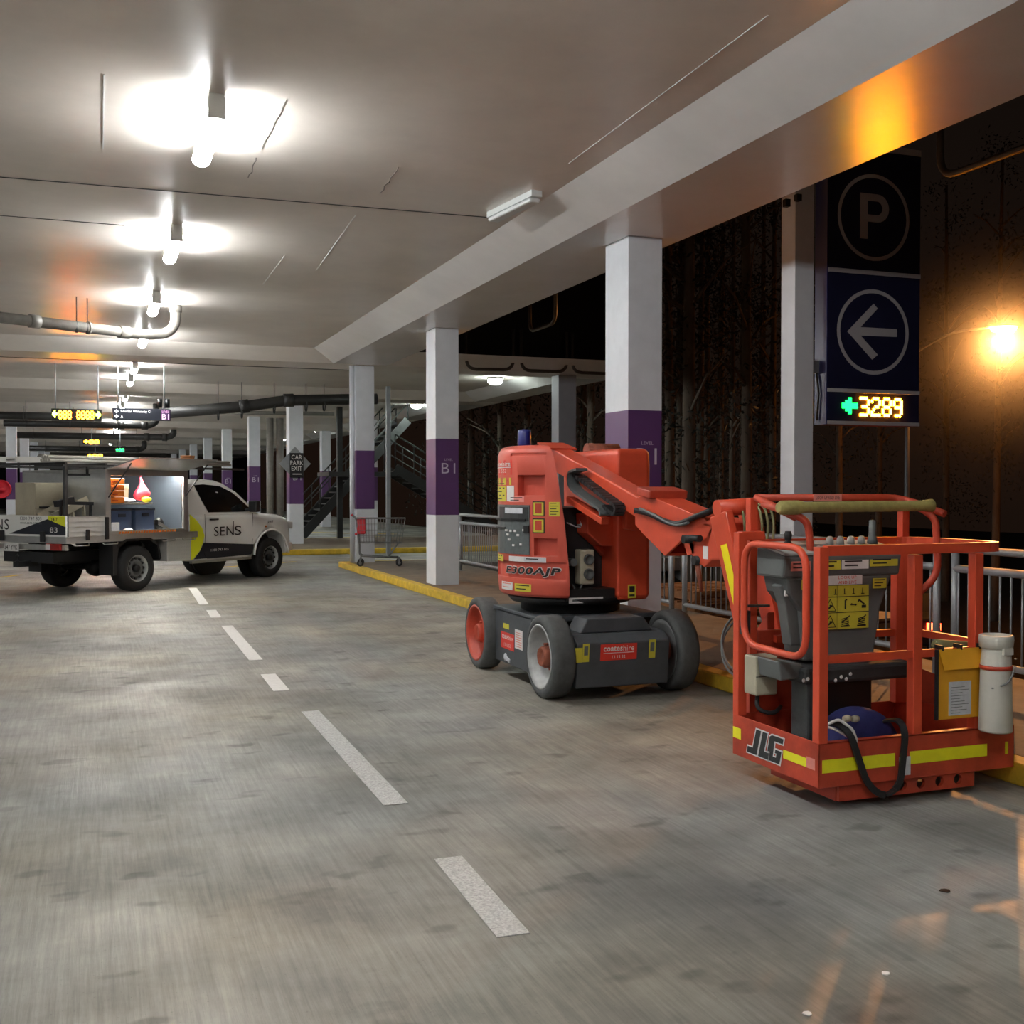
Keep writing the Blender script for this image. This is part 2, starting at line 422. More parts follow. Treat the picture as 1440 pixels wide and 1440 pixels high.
# ground outside: lower than the deck
mb = MB()
nx, ny = 24, 30; vs = []; fs = []
for j in range(ny+1):
    for i in range(nx+1):
        x = 6.75+i*3.2; y = -12+j*4.5
        z = -.05-min(1, (x-6.75)/12)*2.6+R.uniform(-.05, .05)
        if y > 20 and x < 13.3: z = -.4
        vs.append((x, y, z))
for j in range(ny):
    for i in range(nx): a = j*(nx+1)+i; fs.append((a, a+1, a+nx+2, a+nx+1))
mb.add(vs, fs, True); struct('ground', mb, 'soil')
mb = MB(); mb.box(6.6, 6.75, -12, 22.9, -1.2, -.001); mb.box(12.9, 13, 22.9, 100, -1.2, -.001); struct('trim_25', mb, 'colgrey')
# ================================================================ COLUMNS
def column(X, Y, w, l, z0, z1, label, letters=True, band=('purple',), bandz=(1.2, 2.38), group=None, body='colwhite', side=1):
    c = (X+w/2, Y+l/2, z0)
    t = thing('concrete_column', label, 'column', c, 0, group)
    mb = MB()
    if band:
        mb.box(X, X+w, Y, Y+l, z0, bandz[0]); mb.mi = 1; mb.box(X, X+w, Y, Y+l, bandz[0], bandz[1]); mb.mi = 0; mb.box(X, X+w, Y, Y+l, bandz[1], z1)
        obj('shaft', mb, [body, band[0]], t, True)
    else:
        mb.box(X, X+w, Y, Y+l, z0, z1); obj('shaft', mb, body, t, True, bevel=.01)
    if letters:
        f = surfY(Y); lb = MB(); cx = X+w/2+.02
        put_text(lb, 'B1', f, cx-.11, cx+.11, 1.845, 2.005, bold=-.003); put_text(lb, 'LEVEL', f, cx-.06, cx+.07, 2.04, 2.075)
        obj('lettering', lb, 'letter', t, True)
    return t
CW, CL = .37, .52
column(4.9, 9.82, CW, CL, .12, SOF, 'white square column with purple LEVEL B1 band right behind the orange lift')
column(4.9, 16.42, CW, CL, .12, SOF, 'white column with purple B1 band on the kerb left of the orange lift')
tC = column(4.9, 21.98, CW, CL, .12, SOF, 'white column with plain purple band beside the shopping trolley', letters=False)
mb = MB(); mb.cyl((4.84, 22.1, .12), (4.84, 22.1, SOF), .05, 12); obj('downpipe', mb, ['colwhite'], tC, True)
tE = column(4.9, 30.2, CW, CL, .12, SOF, 'column carrying the black CAR PARK EXIT sign above its purple band')
ords = ['first column beyond the exit sign column, purple band marked B1', 'second column beyond the exit sign column, above the ute mirror', 'third column beyond the exit sign column, above the ute door',
        'fourth column beyond the exit sign column', 'fifth column beyond the exit sign column', 'sixth and farthest visible white column of the right hand row']
for i, l in enumerate(ords):
    y = 30.2+8.4*(i+1); column(4.9, y, CW, CL, 0, SOF, l, letters=i < 2)
lft = ['white purple banded column with red hose reel at the left edge', 'white column just right of the hose reel column', 'third white column from the left edge of the far hall', 'fourth white column from the left edge, over the ute tray', 'farthest thin white column over the ute tray']
for i, l in enumerate(lft): column(-3.5+.25, 47+8.4*i, CW, CL, 0, SOF, l, letters=False)
column(9.4, 22.2, .42, .4, .0, SOF, 'grey unpainted column between the blue beacon and the purple column', False, None, body='colgrey')
column(9.0, 38.6, CW, CL, 0, SOF, 'white and purple column behind the dark stair flight', False)
column(9.0, 47.0, CW, CL, 0, SOF, 'white and purple column just right of the first column beyond the exit sign', False)
column(9.0, 55.4, CW, CL, 0, SOF, 'small distant purple banded column behind the ute mirror', False)
# exit sign on tE
t = thing('exit_sign', 'black CAR PARK EXIT sign with arrow over a pale diamond board', 'sign', (5.08, 30.15, 2.2))
def rp(x0, y0, x1, y1, Y): return rectY(x0, y0, x1, y1, Y)
x0, x1, z0, z1 = rp(407.5, 637, 427, 671.5, 30.12)
mb = MB(); xa, xb, za, zb = rp(393, 628, 437, 676, 30.16); cx = (xa+xb)/2; cz = (za+zb)/2
mb.prism([(xa, 30.17, cz), (cx, 30.17, zb), (xb, 30.17, cz), (cx, 30.17, za)], (0, .025, 0)); obj('diamond_board', mb, 'galv', t, True)
mb = MB(); mb.box(x0, x1, 30.12, 30.165, z0, z1); obj('board', mb, 'signblack', t, True, bevel=.01)
f = surfY(30.12); lb = MB(); h = z1-z0; w = x1-x0
put_text(lb, 'CAR', f, x0+.12*w, x1-.12*w, z1-.26*h, z1-.08*h, bold=.01); put_text(lb, 'PARK', f, x0+.04*w, x1-.04*w, z1-.49*h, z1-.31*h, bold=.01)
put_text(lb, 'EXIT', f, x0+.12*w, x1-.12*w, z1-.72*h, z1-.54*h, bold=.01); lb.patch(f, x0+.2*w, x1-.15*w, z0+.12*h, z0+.16*h, th=.004); obj('lettering', lb, 'stickerwhite', t, True)
# downpipes near the exit sign column
for i, (px, lab) in enumerate(((380, 'grey vertical downpipe left of the exit sign column'), (394, 'grey vertical downpipe just beside the exit sign column'))):
    p = onY(px, 700, 34.0); mb = MB(); mb.cyl((p.x, p.y, 0.01), (p.x, p.y, 3.75), .11, 14); tag(obj('downpipe', mb, 'pvc'), lab, 'pipe')
p = onY(546, 700, 26.2); mb = MB(); mb.box(p.x-.05, p.x+.05, p.y-.05, p.y+.05, .0, SOF); tag(obj('steel_post', mb, 'galv', bevel=.005), 'slim grey steel post right of the trolley column', 'post')
# ================================================================ CEILING LIGHTS
def batten(X, Y, label, lit=True, L=1.22, rz=0, z=CEI, group='lit ceiling battens'):
    t = thing('batten_light', label, 'ceiling light', (X, Y, z), rz, group)
    mb = MB(); mb.box(-.055, .055, -L/2, L/2, -.055, .012); obj('body', mb, 'lampbody' if lit else 'lampoff', t, bevel=.004)
    if lit:
        rings = []
        for y in (-L/2+.01, L/2-.01):
            rings.append([Vector((.07*math.cos(a), y, -.12+.055*math.sin(a))) for a in [2*PI*k/14 for k in range(14)]])
        mb = MB(); mb.loft(rings); obj('diffuser', mb, 'lampglow', t)
        mb = MB(); mb.box(-.06, .06, -L/2-.012, -L/2+.012, -.17, -.03); obj('end_cap', mb, 'lampbody', t); mb = MB(); mb.box(-.06, .06, L/2-.012, L/2+.012, -.13, -.03); obj('end_cap', mb, 'lampbody', t)
        mb = MB(); mb.box(-.02, .02, -L/2+.1, -L/2+.14, -.1, -.05); mb.box(-.02, .02, L/2-.14, L/2-.1, -.1, -.05); obj('bracket', mb, 'lampbody', t)
    else:
        mb = MB(); mb.box(-.06, .06, -L/2+.03, L/2-.03, -.10, -.057); obj('diffuser', mb, 'lampoff', t, bevel=.02)
    return t
LB = ['nearest glowing ceiling batten, casting the largest pool of light', 'second glowing ceiling batten from the camera', 'third glowing ceiling batten, beside the pipe elbow', 'fourth ceiling batten, low behind the hanging pipe']
for i, y in enumerate((8.45, 12.45, 16.5, 20.4)): batten(.79, y, LB[i])
for y in (4.3, .2, -4): batten(.79, y, 'glowing ceiling batten of the lane row behind the camera')
LB = ['first glowing batten beyond the cross beam', 'second glowing batten beyond the cross beam', 'third glowing batten beyond the cross beam, above the wayfinding sign', 'fourth glowing batten beyond the cross beam']
for i, y in enumerate((25.2, 28.3, 33.4, 37.2)): batten(.79, y, LB[i])
for y in (42, 46, 50.5, 55, 59, 67, 76): batten(.79, y, 'tiny glowing batten far down the hall over the ute', z=CEI)
for x in (-7.6, -16):
    for y in ((-3, 5.5, 14, 26, 34, 43, 52, 62, 74) if x > -10 else (5, 18, 36, 60)): batten(x, y, 'glowing ceiling batten of the bays to the left')
pm = onZ(722, 284, CEI); batten(pm.x, pm.y, 'unlit white ceiling batten beside the sloping edge beam', lit=False, L=.92, rz=.12, group=None)
RL = ['glowing round light under the slab between two columns above the blue beacon', 'small round light just below and left of the brightest round light']
for i, y in enumerate((25.3, 33.6, 41.0, 48.8, 57.6, 65.5)):
    lab = (RL+['round bulkhead light seen through the far stairs', 'round light just right of the exit sign column', 'round light left of the exit sign column', 'smallest round light left of the exit sign column'])[i]
    t = thing('bulkhead_light', lab, 'ceiling light', (9.05 if i != 1 else 10.3-.9, y, CEI), 0, 'round bulkhead lights')
    mb = MB(); mb.lathe([(.17, .012), (.19, -.05), (.19, -.06)], seg=24); obj('base', mb, 'lampbody', t)
    mb = MB(); mb.lathe([(.18, -.06), (.17, -.12), (.1, -.17), (.001, -.18)], seg=24); obj('diffuser', mb, 'roundglow', t)
# ================================================================ PIPES
def pipe(pts, r, m, label, couplings=(), rods=(), r_=.2, cr=1.22):
    t = thing('drain_pipe', label, 'pipe', tuple(Vector(pts[0])))
    mb = MB(); mb.tube(roundpath(pts, r_, 5), r, 16); obj('pipe', mb, m, t, True)
    if couplings:
        mb = MB()
        for a, b in couplings: mb.cyl(a, b, r*cr, 16)
        obj('coupling', mb, m, t, True)
    for p in rods:
        mb = MB(); mb.cyl(p, (p[0], p[1], CEI), .008, 6); mb.lathe([(r*1.05, -.015), (r*1.12, -.015), (r*1.12, .015), (r*1.05, .015)], (p[0], p[1], p[2]-r), 'x', 16, closed=True); obj('hanger_rod', mb, 'darksteel', t, True)
    return t
zp = 3.88
A = onZ(-60, 439, zp); B = onZ(205, 471, zp); C_ = onZ(247, 466, zp+.04)
def lerp(a, b, t): return Vector(a)+(Vector(b)-Vector(a))*t
El = Vector((C_.x, C_.y, CEI))
pipe([A, B, C_-Vector((.12, 0, .04)), C_+Vector((0, 0, .1)), El], .075, 'pvc', 'grey hanging drain pipe with elbow beside the third ceiling batten',
     [(lerp(A, B, .35), lerp(A, B, .40)), (lerp(A, B, .66), lerp(A, B, .67)), (lerp(A, B, .84), lerp(A, B, .90)), (C_+Vector((0, 0, .28)), El)],
     [tuple(lerp(A, B, .60)+Vector((0, 0, .07))), tuple(lerp(A, B, .66)+Vector((0, 0, .07)))])
def xpipe(px0, px1, py, z, d, r, label, elbow=True, m='pvcdark'):
    a = onD(px0, py, d); b = onD(px1, py, d); Y = b.y
    a = Vector((onY(px0, py, Y).x, Y, z)); b = Vector((b.x, Y, z)); pts = [a, b]
    if elbow: pts += [b+Vector((.25, 0, .1)), b+Vector((.25, 0, CEI-z))]
    pipe(pts, r, m, label, [(b-Vector((.9, 0, 0)), b-Vector((.7, 0, 0))), (b-Vector((.2, 0, 0)), b)], [(a.x+(b.x-a.x)*t, Y, z+r) for t in (.15, .45, .8)], .12)
xpipe(-60, 142, 588, 3.9, 35.6, .12, 'thick black drain pipe behind the amber sign', False)
xpipe(5, 208, 599, 3.6, 35, .10, 'black drain pipe with elbow just below the wayfinding sign')
xpipe(12, 235, 615, 3.75, 46, .13, 'second black drain pipe with elbow below the wayfinding sign')
xpipe(40, 196, 632, 3.75, 60, .14, 'lowest black drain pipe with elbow, above the ute load')
a = onD(228, 581, 27.4); b = onD(340, 572, 28); c = onD(405, 563, 28.3); d = onD(530, 561, 29)
pipe([a, b, c, d], .14, 'pvcdark', 'thick dark drain pipe rising right across the exit sign column', [(lerp(b, c, -.05), lerp(b, c, .15)), (lerp(c, d, -.05), lerp(c, d, .06))], [tuple(lerp(a, b, .7)), tuple(b), tuple(lerp(b, c, .7)), tuple(lerp(c, d, .2)), tuple(lerp(c, d, .4))])
a = onD(225, 579, 33.8); b = onD(470, 582, 33.8)
pipe([a, b], .06, 'pvc', 'thin grey pipe crossing behind the exit sign column')
a = onD(-20, 592, 33); 
# drip stains hanging from 3rd light are omitted; hanging conduit rods
# ================================================================ HANGING SIGNS
t = thing('occupancy_sign', 'hanging amber dot display with arrows left of the wayfinding sign', 'sign', tuple(onD(107, 583, 24)))
Y = onD(107, 583, 24).y; x0, x1, z0, z1 = rectY(72, 575, 143, 592, Y)
mb = MB(); mb.box(x0, x1, Y, Y+.12, z0, z1); obj('housing', mb, 'signblack', t, True, bevel=.01)
f = surfY(Y); w = x1-x0; h = z1-z0
mb = MB(); ch = ['8', '8', '8', None, '8', '8', '8', '8']; cw = w*.09
u = x0+w*.14
for c_ in ch:
    if c_: mb = MB(); dots(mb, c_, f, u, u+cw*.85, z0+h*.16, z1-h*.16, 1.15); obj('lit_digit', mb, 'led_amber_far', t, True)
    u += cw
mb = MB(); dots(mb, '<', f, x0+w*.02, x0+w*.12, z0+h*.15, z1-h*.15); dots(mb, '>', f, x1-w*.12, x1-w*.02, z0+h*.15, z1-h*.15)
ml = mat('led_yellow', (220, 255, 60), .4, emit=((215, 255, 60), 7)); obj('lit_arrow', mb, ml, t, True)
for px in (78, 138):
    p = onY(px, 575, Y+.06); mb = MB(); mb.cyl((p.x, p.y, z1), (p.x, p.y, CEI), .012, 6); obj('hanger', mb, 'galv', t, True)
t = thing('wayfinding_sign', 'dark hanging wayfinding sign with white arrows and pink B1 tile', 'sign', tuple(onD(199, 583, 24)))
Y = onD(199, 583, 24).y; x0, x1, z0, z1 = rectY(158, 574.5, 240, 591, Y); w = x1-x0; h = z1-z0
mb = MB(); mb.box(x0, x1, Y, Y+.1, z0, z1); obj('board', mb, 'signdarkblue', t, True, bevel=.008)
f = surfY(Y); mb = MB(); mb.patch(f, x1-w*.17, x1-w*.01, z0+h*.04, z1-h*.04); obj('purple_tile', mb, 'purple', t, True)
mb = MB(); dm = lambda cx, cz, r: mb.add([f(cx-r, cz, .005), f(cx, cz-r, .005), f(cx+r, cz, .005), f(cx, cz+r, .005)], [(0, 1, 2, 3)])
dm(x0+w*.07, z0+h*.72, h*.17); dm(x0+w*.07, z0+h*.30, h*.17)
put_text(mb, 'Suburban Whitemday C1', f, x0+w*.14, x0+w*.66, z0+h*.58, z0+h*.86, bold=.01); put_text(mb, 'A', f, x0+w*.14, x0+w*.18, z0+h*.16, z0+h*.42, bold=.01)
obj('lettering', mb, 'signlit', t, True)
mb = MB(); put_text(mb, 'B1', f, x1-w*.15, x1-w*.03, z0+h*.12, z0+h*.58, .006, bold=.01); put_text(mb, 'LEVEL', f, x1-w*.15, x1-w*.03, z0+h*.68, z0+h*.86, .006); obj('tile_lettering', mb, 'signpinklit', t, True)
for px in (166, 231):
    p = onY(px, 575, Y+.05); mb = MB(); mb.cyl((p.x, p.y, z1), (p.x, p.y, CEI), .015, 6); obj('hanger', mb, 'galv', t, True)
p = onY(230, 565, Y+.05); mb = MB()
for dx in (-.08, .08): mb.cyl((p.x+dx, p.y, z1+.03), (p.x+dx, p.y, z1+.22), .05, 12)
obj('speaker_horn', mb, 'signblack', t, True)
def smallsign(px, py, w_, h_, d, m, lab):
    p = onD(px, py, d); t = thing('occupancy_sign' if m != 'led_green' else 'arrow_sign', lab, 'sign', tuple(p)); mb = MB(); s = d/F
    mb.box(p.x-w_*s/2, p.x+w_*s/2, p.y, p.y+.1, p.z-h_*s/2, p.z+h_*s/2); obj('housing', mb, 'signblack', t, True)
    mb = MB(); f = surfY(p.y); n = 3
    for i in range(n):
        a = p.x-w_*s*.42+i*w_*s*.28; mb = MB()
        dots(mb, '8' if i else '<', f, a, a+w_*s*.25, p.z-h_*s*.38, p.z+h_*s*.38, 1.1); obj('lit_digit', mb, m, t, True)
    mb = MB(); mb.cyl((p.x, p.y+.05, p.z+h_*s/2), (p.x, p.y+.05, CEI), .012, 6); obj('hanger', mb, 'galv', t, True)
smallsign(129, 621.5, 24, 7, 40, 'led_amber_far', 'small amber display directly below the large amber display')
smallsign(134, 642, 24, 9, 50, 'led_amber_far', 'lowest small amber display just above the ute load')
smallsign(169, 633, 13, 6, 44, 'led_green', 'tiny green lit sign above the ute load')
# hose reel on the leftmost column
p = Vector((-3.42, 46.9, 1.6)); t = thing('fire_hose_reel', 'red round fire hose reel on the leftmost column', 'hose reel', (p.x, 47.0, p.z-.45))
mb = MB(); mb.lathe([(.33, 0), (.36, -.02), (.36, -.16), (.33, -.18), (.31, -.1), (.1, -.1), (.09, -.2), (.001, -.2)], (p.x, 47.0, p.z), 'y', 28); obj('reel', mb, 'redbag', t, True)
# ================================================================ STAIRS (dark steel flights beyond the exit column)
def stair(x0, y0, z0, x1, z1, n, w, label):
    t = thing('steel_stair', label, 'stair', (x0, y0, z0))
    for k, yy in ((0, y0), (1, y0+w)):
        mb = MB(); mb.bar((x0, yy, z0+.12), (x1, yy, z1+.12), .05, .28, (0, 0, 1)); obj('stringer', mb, 'stairsteel', t, True)
        mb = MB(); mb.tube([(x0, yy, z0+1.1), (x1, yy, z1+1.1)], .022, 8); mb.tube([(x0, yy, z0+.65), (x1, yy, z1+.65)], .018, 8)
        for i in range(7):
            q = i/6; mb.cyl((x0+(x1-x0)*q, yy, z0+(z1-z0)*q), (x0+(x1-x0)*q, yy, z0+(z1-z0)*q+1.1), .02, 8)
        obj('handrail', mb, 'stairsteel', t, True)
    for i in range(n):
        q = (i+.5)/n; x = x0+(x1-x0)*q; z = z0+(z1-z0)*q
        mb = MB(); mb.box(x-.15, x+.15, y0+.02, y0+w-.02, z+.08, z+.12); obj('tread', mb, 'stairsteel', t, True)
stair(11.6, 31.6, .12, 8.2, 2.1, 12, 1.3, 'open dark steel stair flight right of the trolley column')
stair(6.0, 34.6, .02, 9.4, 3.7, 20, 1.5, 'dark steel stair flight with many treads right of the exit sign column')
mb = MB(); mb.box(6.2, 8.2, 31.4, 33.1, 1.98, 2.1); tag(obj('stair_landing', mb, 'stairsteel'), 'dark steel landing at the head of the stair flight', 'landing')
for px, lab in ((478, 'dark steel stair post left of the trolley column'),):
    p = onY(px, 700, 33.2); mb = MB(); mb.box(p.x-.08, p.x+.08, 33.15, 33.3, .1, SOF); tag(obj('steel_post', mb, 'stairsteel'), lab, 'post')
# brown panels for the far lit windows, window light put into their colour
p = onY(307, 655, 92); 
for i, (px0, px1) in enumerate(((300, 314), (279, 288))):
    a = onY(px0, 660, 92); b = onY(px1, 660, 92); mb = MB(); mb.box(a.x, b.x, 92, 92.2, 0, 4.2); struct('door_%d' % (i+1), mb, 'brown')
# ================================================================ OUTSIDE: fence, sign, trees, street lamp
FX = 6.2
def fence(Y0, Y1, nposts, label):
    t = thing('pipe_fence', label, 'fence', (FX, Y0, .12))
    for z, r in ((1.139, .028), (.99, .03), (.30, .026)):
        mb = MB(); mb.cyl((FX, Y0, z), (FX, Y1, z), r, 12); obj('rail', mb, 'galv', t, True)
    for i in range(nposts):
        y = Y0+(Y1-Y0)*i/(nposts-1); mb = MB(); mb.cyl((FX, y, .12), (FX, y, 1.14), .03, 12); mb.cyl((FX, y, .12), (FX, y, .13), .07, 12); obj('post', mb, 'galv', t, True)
    n = int((Y1-Y0)/.105); ys = [Y0+.07+i*.105 for i in range(n)]
    if n > 100: ys = ys[:100]
    for y in ys:
        mb = MB(); mb.cyl((FX, y, .30), (FX, y, .99), .008, 6); obj('baluster', mb, 'galv', t, True)
fence(16.7, 19.2, 2, 'short grey fence panel between the kerb column and the lift hood')
fence(11.3, 16.3, 3, 'galvanised fence stretch behind the lift turret')
fence(7.0, 11.0, 3, 'galvanised fence stretch with pallets behind it, left of the basket')
fence(.5, 6.8, 3, 'galvanised fence stretch seen through the right side of the basket')
# pallets beyond the fence
for k in range(4):
    p = Vector((7.4, 12.6, -.24+k*.15)); t = thing('timber_pallet', ['lowest pallet of the timber stack behind the fence', 'second pallet up in the stack behind the fence', 'third pallet up in the stack behind the fence', 'topmost pallet of the stack behind the fence'][k], 'pallet', tuple(p), .1, 'pallets stacked behind the fence')
    mb = MB()
    for i in range(7): mb.box(-.6, .6, -.6+i*.18, -.6+i*.18+.1, .115, .135)
    obj('deck', mb, 'timber', t)
    for i in (-.55, 0, .5):
        mb = MB(); mb.box(i-.04, i+.05, -.6, .6, .02, .115); obj('bearer', mb, 'timber', t)
    mb = MB()
    for i in (-.6, -.1, .48): mb.box(-.6, .6, i, i+.1, 0, .02)
    obj('bottom_board', mb, 'timber', t)
for k, (x, y, w, l, h) in enumerate(((8.4, 11.0, 1.6, .8, .75), (9.2, 12.6, 1.1, .8, .95))):
    t = thing('timber_crate', ['low slatted timber crate behind the fence under the boom', 'taller slatted timber crate behind the pallets'][k], 'crate', (x, y, -.7), .2)
    mb = MB()
    for j in range(4):
        z = .05+j*h/4; mb.box(-w/2, w/2, -l/2, -l/2+.02, z, z+h/4*.6); mb.box(-w/2, w/2, l/2-.02, l/2, z, z+h/4*.6); mb.box(-w/2, -w/2+.02, -l/2, l/2, z, z+h/4*.6); mb.box(w/2-.02, w/2, -l/2, l/2, z, z+h/4*.6)
    obj('slatted_side', mb, 'timber', t)
    mb = MB()
    for sx in (-1, 1):
        for sy in (-1, 1): mb.box(sx*(w/2-.06)-.04, sx*(w/2-.06)+.04, sy*(l/2-.06)-.04, sy*(l/2-.06)+.04, 0, h)
    obj('corner_post', mb, 'timber', t)
    mb = MB(); mb.box(-w/2, w/2, -l/2, l/2, h, h+.03); obj('lid', mb, 'timber', t)
# column outside carrying the sign
SY = 10.16
p0 = onY(1117.5, 500, SY); a = onX(1098, 500, p0.x); b = onY(1144, 500, SY)
mb = MB(); mb.box(p0.x, b.x, SY, a.y, -1.2, 5.6)
t = thing('sign_column', 'tall white square post beside the blue parking sign', 'column', ((p0.x+b.x)/2, (SY+a.y)/2, -1.2))
obj('shaft', mb, 'colwhite', t, True, bevel=.006)
mb = MB(); q = onY(1102, 283, SY-.02); mb.box(q.x, q.x+.06, SY-.06, SY, q.z-.06, q.z+.02); q = onY(1118, 280, SY-.02); mb.box(q.x, q.x+.06, SY-.06, SY, q.z-.02, q.z+.05); obj('clamp', mb, 'black', t, True)
# parking sign
x0, x1, zb, _ = rectY(1163, 597, 1292, 598, SY+.02); YS = SY+.02
zt = 5.35
t = thing('parking_sign', 'tall dark blue parking sign with P, left arrow and lit 3289 counter', 'sign', ((x0+x1)/2, YS+.12, zb))
yb = onX(1147, 500, x0).y
mb = MB(); mb.box(x0, x1, YS, yb, zb, zt); obj('cabinet', mb, 'signblue', t, True)
mb = MB(); mb.box(x0-.012, x0+.0, YS+.0, yb, zb, zt); obj('side_panel', mb, 'signside', t, True)
mb = MB(); mb.box(x0, x1, YS-.012, YS-.001, onY(1227, 203, YS).z, zt); obj('top_panel', mb, 'signgrey', t, True)
f = surfY(YS); mb = MB()
for (ya, yb_) in ((381, 387), (548, 553), (593, 598)):
    _, _, za, zb_ = rectY(1163, ya, 1292, yb_, YS); mb.patch(f, x0, x1, za, zb_, th=.012)
obj('divider', mb, 'signgrey', t, True)
def ring(cx, cy, rx, ry, th):
    a, b, c, d = rectY(cx-rx, cy-ry, cx+rx, cy+ry, YS); ux, vz = (a+b)/2, (c+d)/2; ru = (b-a)/2; rv = (d-c)/2; n = 48; mb = MB(); vs = []; fs = []
    for k in range(n):
        an = 2*PI*k/n
        for q in (1, 1-th): vs.append(f(ux+ru*q*math.cos(an), vz+rv*q*math.sin(an), .004))
    for k in range(n): j = (k+1) % n; fs.append((2*k, 2*k+1, 2*j+1, 2*j))
    mb.add(vs, fs); return mb
obj('ring', ring(1228, 306, 50.5, 61, .09), 'signgrey', t, True); obj('ring', ring(1227, 467, 50.5, 60, .09), 'signgrey', t, True)
mb = MB(); a, b, c, d = rectY(1209, 273, 1250, 337, YS)
def P_(u, v): return f(a+(b-a)*u, c+(d-c)*v, .004)
n = 12; outer = []; inner = []
vs = [P_(0, 0), P_(.27, 0), P_(.27, 1), P_(0, 1)]; mb.add(vs, [(0, 1, 2, 3)])
ys = []
for k in range(n+1):
    an = PI/2-PI*k/n; outer.append(P_(.6+.40*math.cos(an), .69+.31*math.sin(an))); inner.append(P_(.58+.18*math.cos(an), .69+.15*math.sin(an)))
mb.add([P_(.27, 1)]+outer+[P_(.27, .38)]+[P_(.27, .54)]+inner[::-1]+[P_(.27, .84)], [list(range(2*(n+1)+4))])
obj('letter_p', mb, 'signgrey', t, True)
mb = MB()
def seg_(x0_, y0_, x1_, y1_, wd):
    A_ = onY(x0_, y0_, YS); B_ = onY(x1_, y1_, YS); d_ = (B_-A_).normalized(); nn = Vector((-d_.z, 0, d_.x))*wd/2
    mb.add([Vector((q.x, YS-.005, q.z)) for q in (A_-nn, B_-nn, B_+nn, A_+nn)], [(0, 1, 2, 3)])
for q_ in ([(1191, 466), (1228, 427), (1234, 434), (1210, 460), (1261, 463), (1261, 474), (1210, 472), (1234, 499), (1226, 506)],):
    mb.add([Vector((p_.x, YS-.005, p_.z)) for p_ in (onY(x_, y_, YS) for x_, y_ in q_)], [list(range(len(q_)))])
obj('arrow', mb, 'signgrey', t, True)
xa, xb, za, zc = rectY(1208, 559, 1270, 586, YS); mb = MB()
for i, chh in enumerate('3289'):
    w = (xb-xa)/4; mb = MB(); dots(mb, chh, f, xa+i*w+w*.06, xa+(i+1)*w-w*.08, za, zc, 1.0); obj('lit_digit', mb, 'led_amber', t, True)
xa, xb, za, zc = rectY(1184, 559, 1206, 586, YS); mb = MB(); dots(mb, '<', f, xa, xb, za, zc, 1.0); obj('lit_arrow', mb, 'led_green', t, True)
# bracket and cable on the side
mb = MB(); q = onX(1148, 515, x0-.02); mb.box(x0-.09, x0-.012, q.y-.04, q.y+.04, q.z-.08, q.z+.06); obj('bracket', mb, 'galv', t, True)
mb = MB(); mb.tube([(x0-.03, q.y-.02, q.z-.08), (x0-.03, q.y-.06, q.z-.3), (x0-.03, q.y-.03, q.z-.6)], .012, 6); obj('cable', mb, 'black', t, True)
# street lamp
LD = 30
base = onD(1275, 700, LD); lamp = onD(1411, 462, LD)
t = thing('street_lamp', 'tall street lamp glowing orange at the right edge', 'street lamp', (base.x, base.y, -2.6))
mb = MB(); mb.tube([(base.x, base.y, -2.65), (base.x, base.y, 2), (base.x, base.y, onD(1275, 505, LD).z)], .075, 12, r2=.05)
obj('pole', mb, 'galv', t, True)
top = onD(1275, 505, LD); mid = onD(1340, 466, LD)
mb = MB(); mb.tube(roundpath([top, onD(1300, 488, LD), mid, onD(1392, 461, LD)], .5, 5), .035, 10); obj('arm', mb, 'galv', t, True)
mb = MB(); dx = rt
rings = []
for s_, r_ in ((-.45, .03), (-.35, .12), (0, .19), (.35, .15), (.45, .04)):
    rings.append([lamp+rt*s_+fw*(r_*math.cos(a_))+Vector((0, 0, .05+.55*r_*max(0, math.sin(a_)))) for a_ in [2*PI*k/16 for k in range(16)]])
mb.loft(rings); obj('lamp_head', mb, 'galv', t, True)
mb = MB(); rings = []
for s_, r_ in ((-.36, .04), (-.28, .12), (0, .18), (.28, .14), (.36, .04)):
    rings.append([lamp+rt*s_+fw*(r_*math.cos(a_))+Vector((0, 0, .045+1.1*r_*min(0, math.sin(a_)))) for a_ in [2*PI*k/16 for k in range(16)]])
mb.loft(rings); obj('lens', mb, 'sodium', t, True)
lg = bpy.data.lights.new('street_lamp_light', 'SPOT'); lg.energy = 2600; lg.color = (1, .42, .12); lg.shadow_soft_size = .12; lg.spot_size = math.radians(70); lg.spot_blend = .5
lo = bpy.data.objects.new('street_lamp_light', lg); COL.objects.link(lo); lo.location = lamp-Vector((0, 0, .35)); lo.rotation_euler = (Vector((5, 3.5, 0))-lo.location).to_track_quat('-Z', 'Y').to_euler()
# hanging U hoops on the facade
def hoop(p, q, top, label, group=None):
    t = MB(); t.tube(roundpath([Vector((p.x, p.y, top)), p, q, Vector((q.x, q.y, top))], .22, 5), .035, 8)
    tag(obj('pipe_hoop', t, 'hoopdark'), label, 'hoop', group)
YH = 21.5
for (a_, b_, lab) in (((656, 519), (722, 520), 'leftmost of the three dark U shaped pipes between the columns'), ((733, 521), (797, 523), 'middle of the three dark U shaped pipes between the columns'), ((805, 523.5), (868, 526), 'rightmost of the three dark U shaped pipes, cut by the purple column')):
    hoop(onY(*a_, YH), onY(*b_, YH), 4.9, lab)
for (a_, b_, lab) in (((745, 468), (781, 452), 'dim U shaped pipe high above the three dark hoops'), ((1322, 253), (1475, 193), 'dim U shaped pipe in the dark upper right beside the parking sign')):
    p = onX(*a_, 7.5); q = onX(*b_, 7.5); zz = (p.z+q.z)/2; p.z = q.z = zz; hoop(p, q, zz+.8, lab)
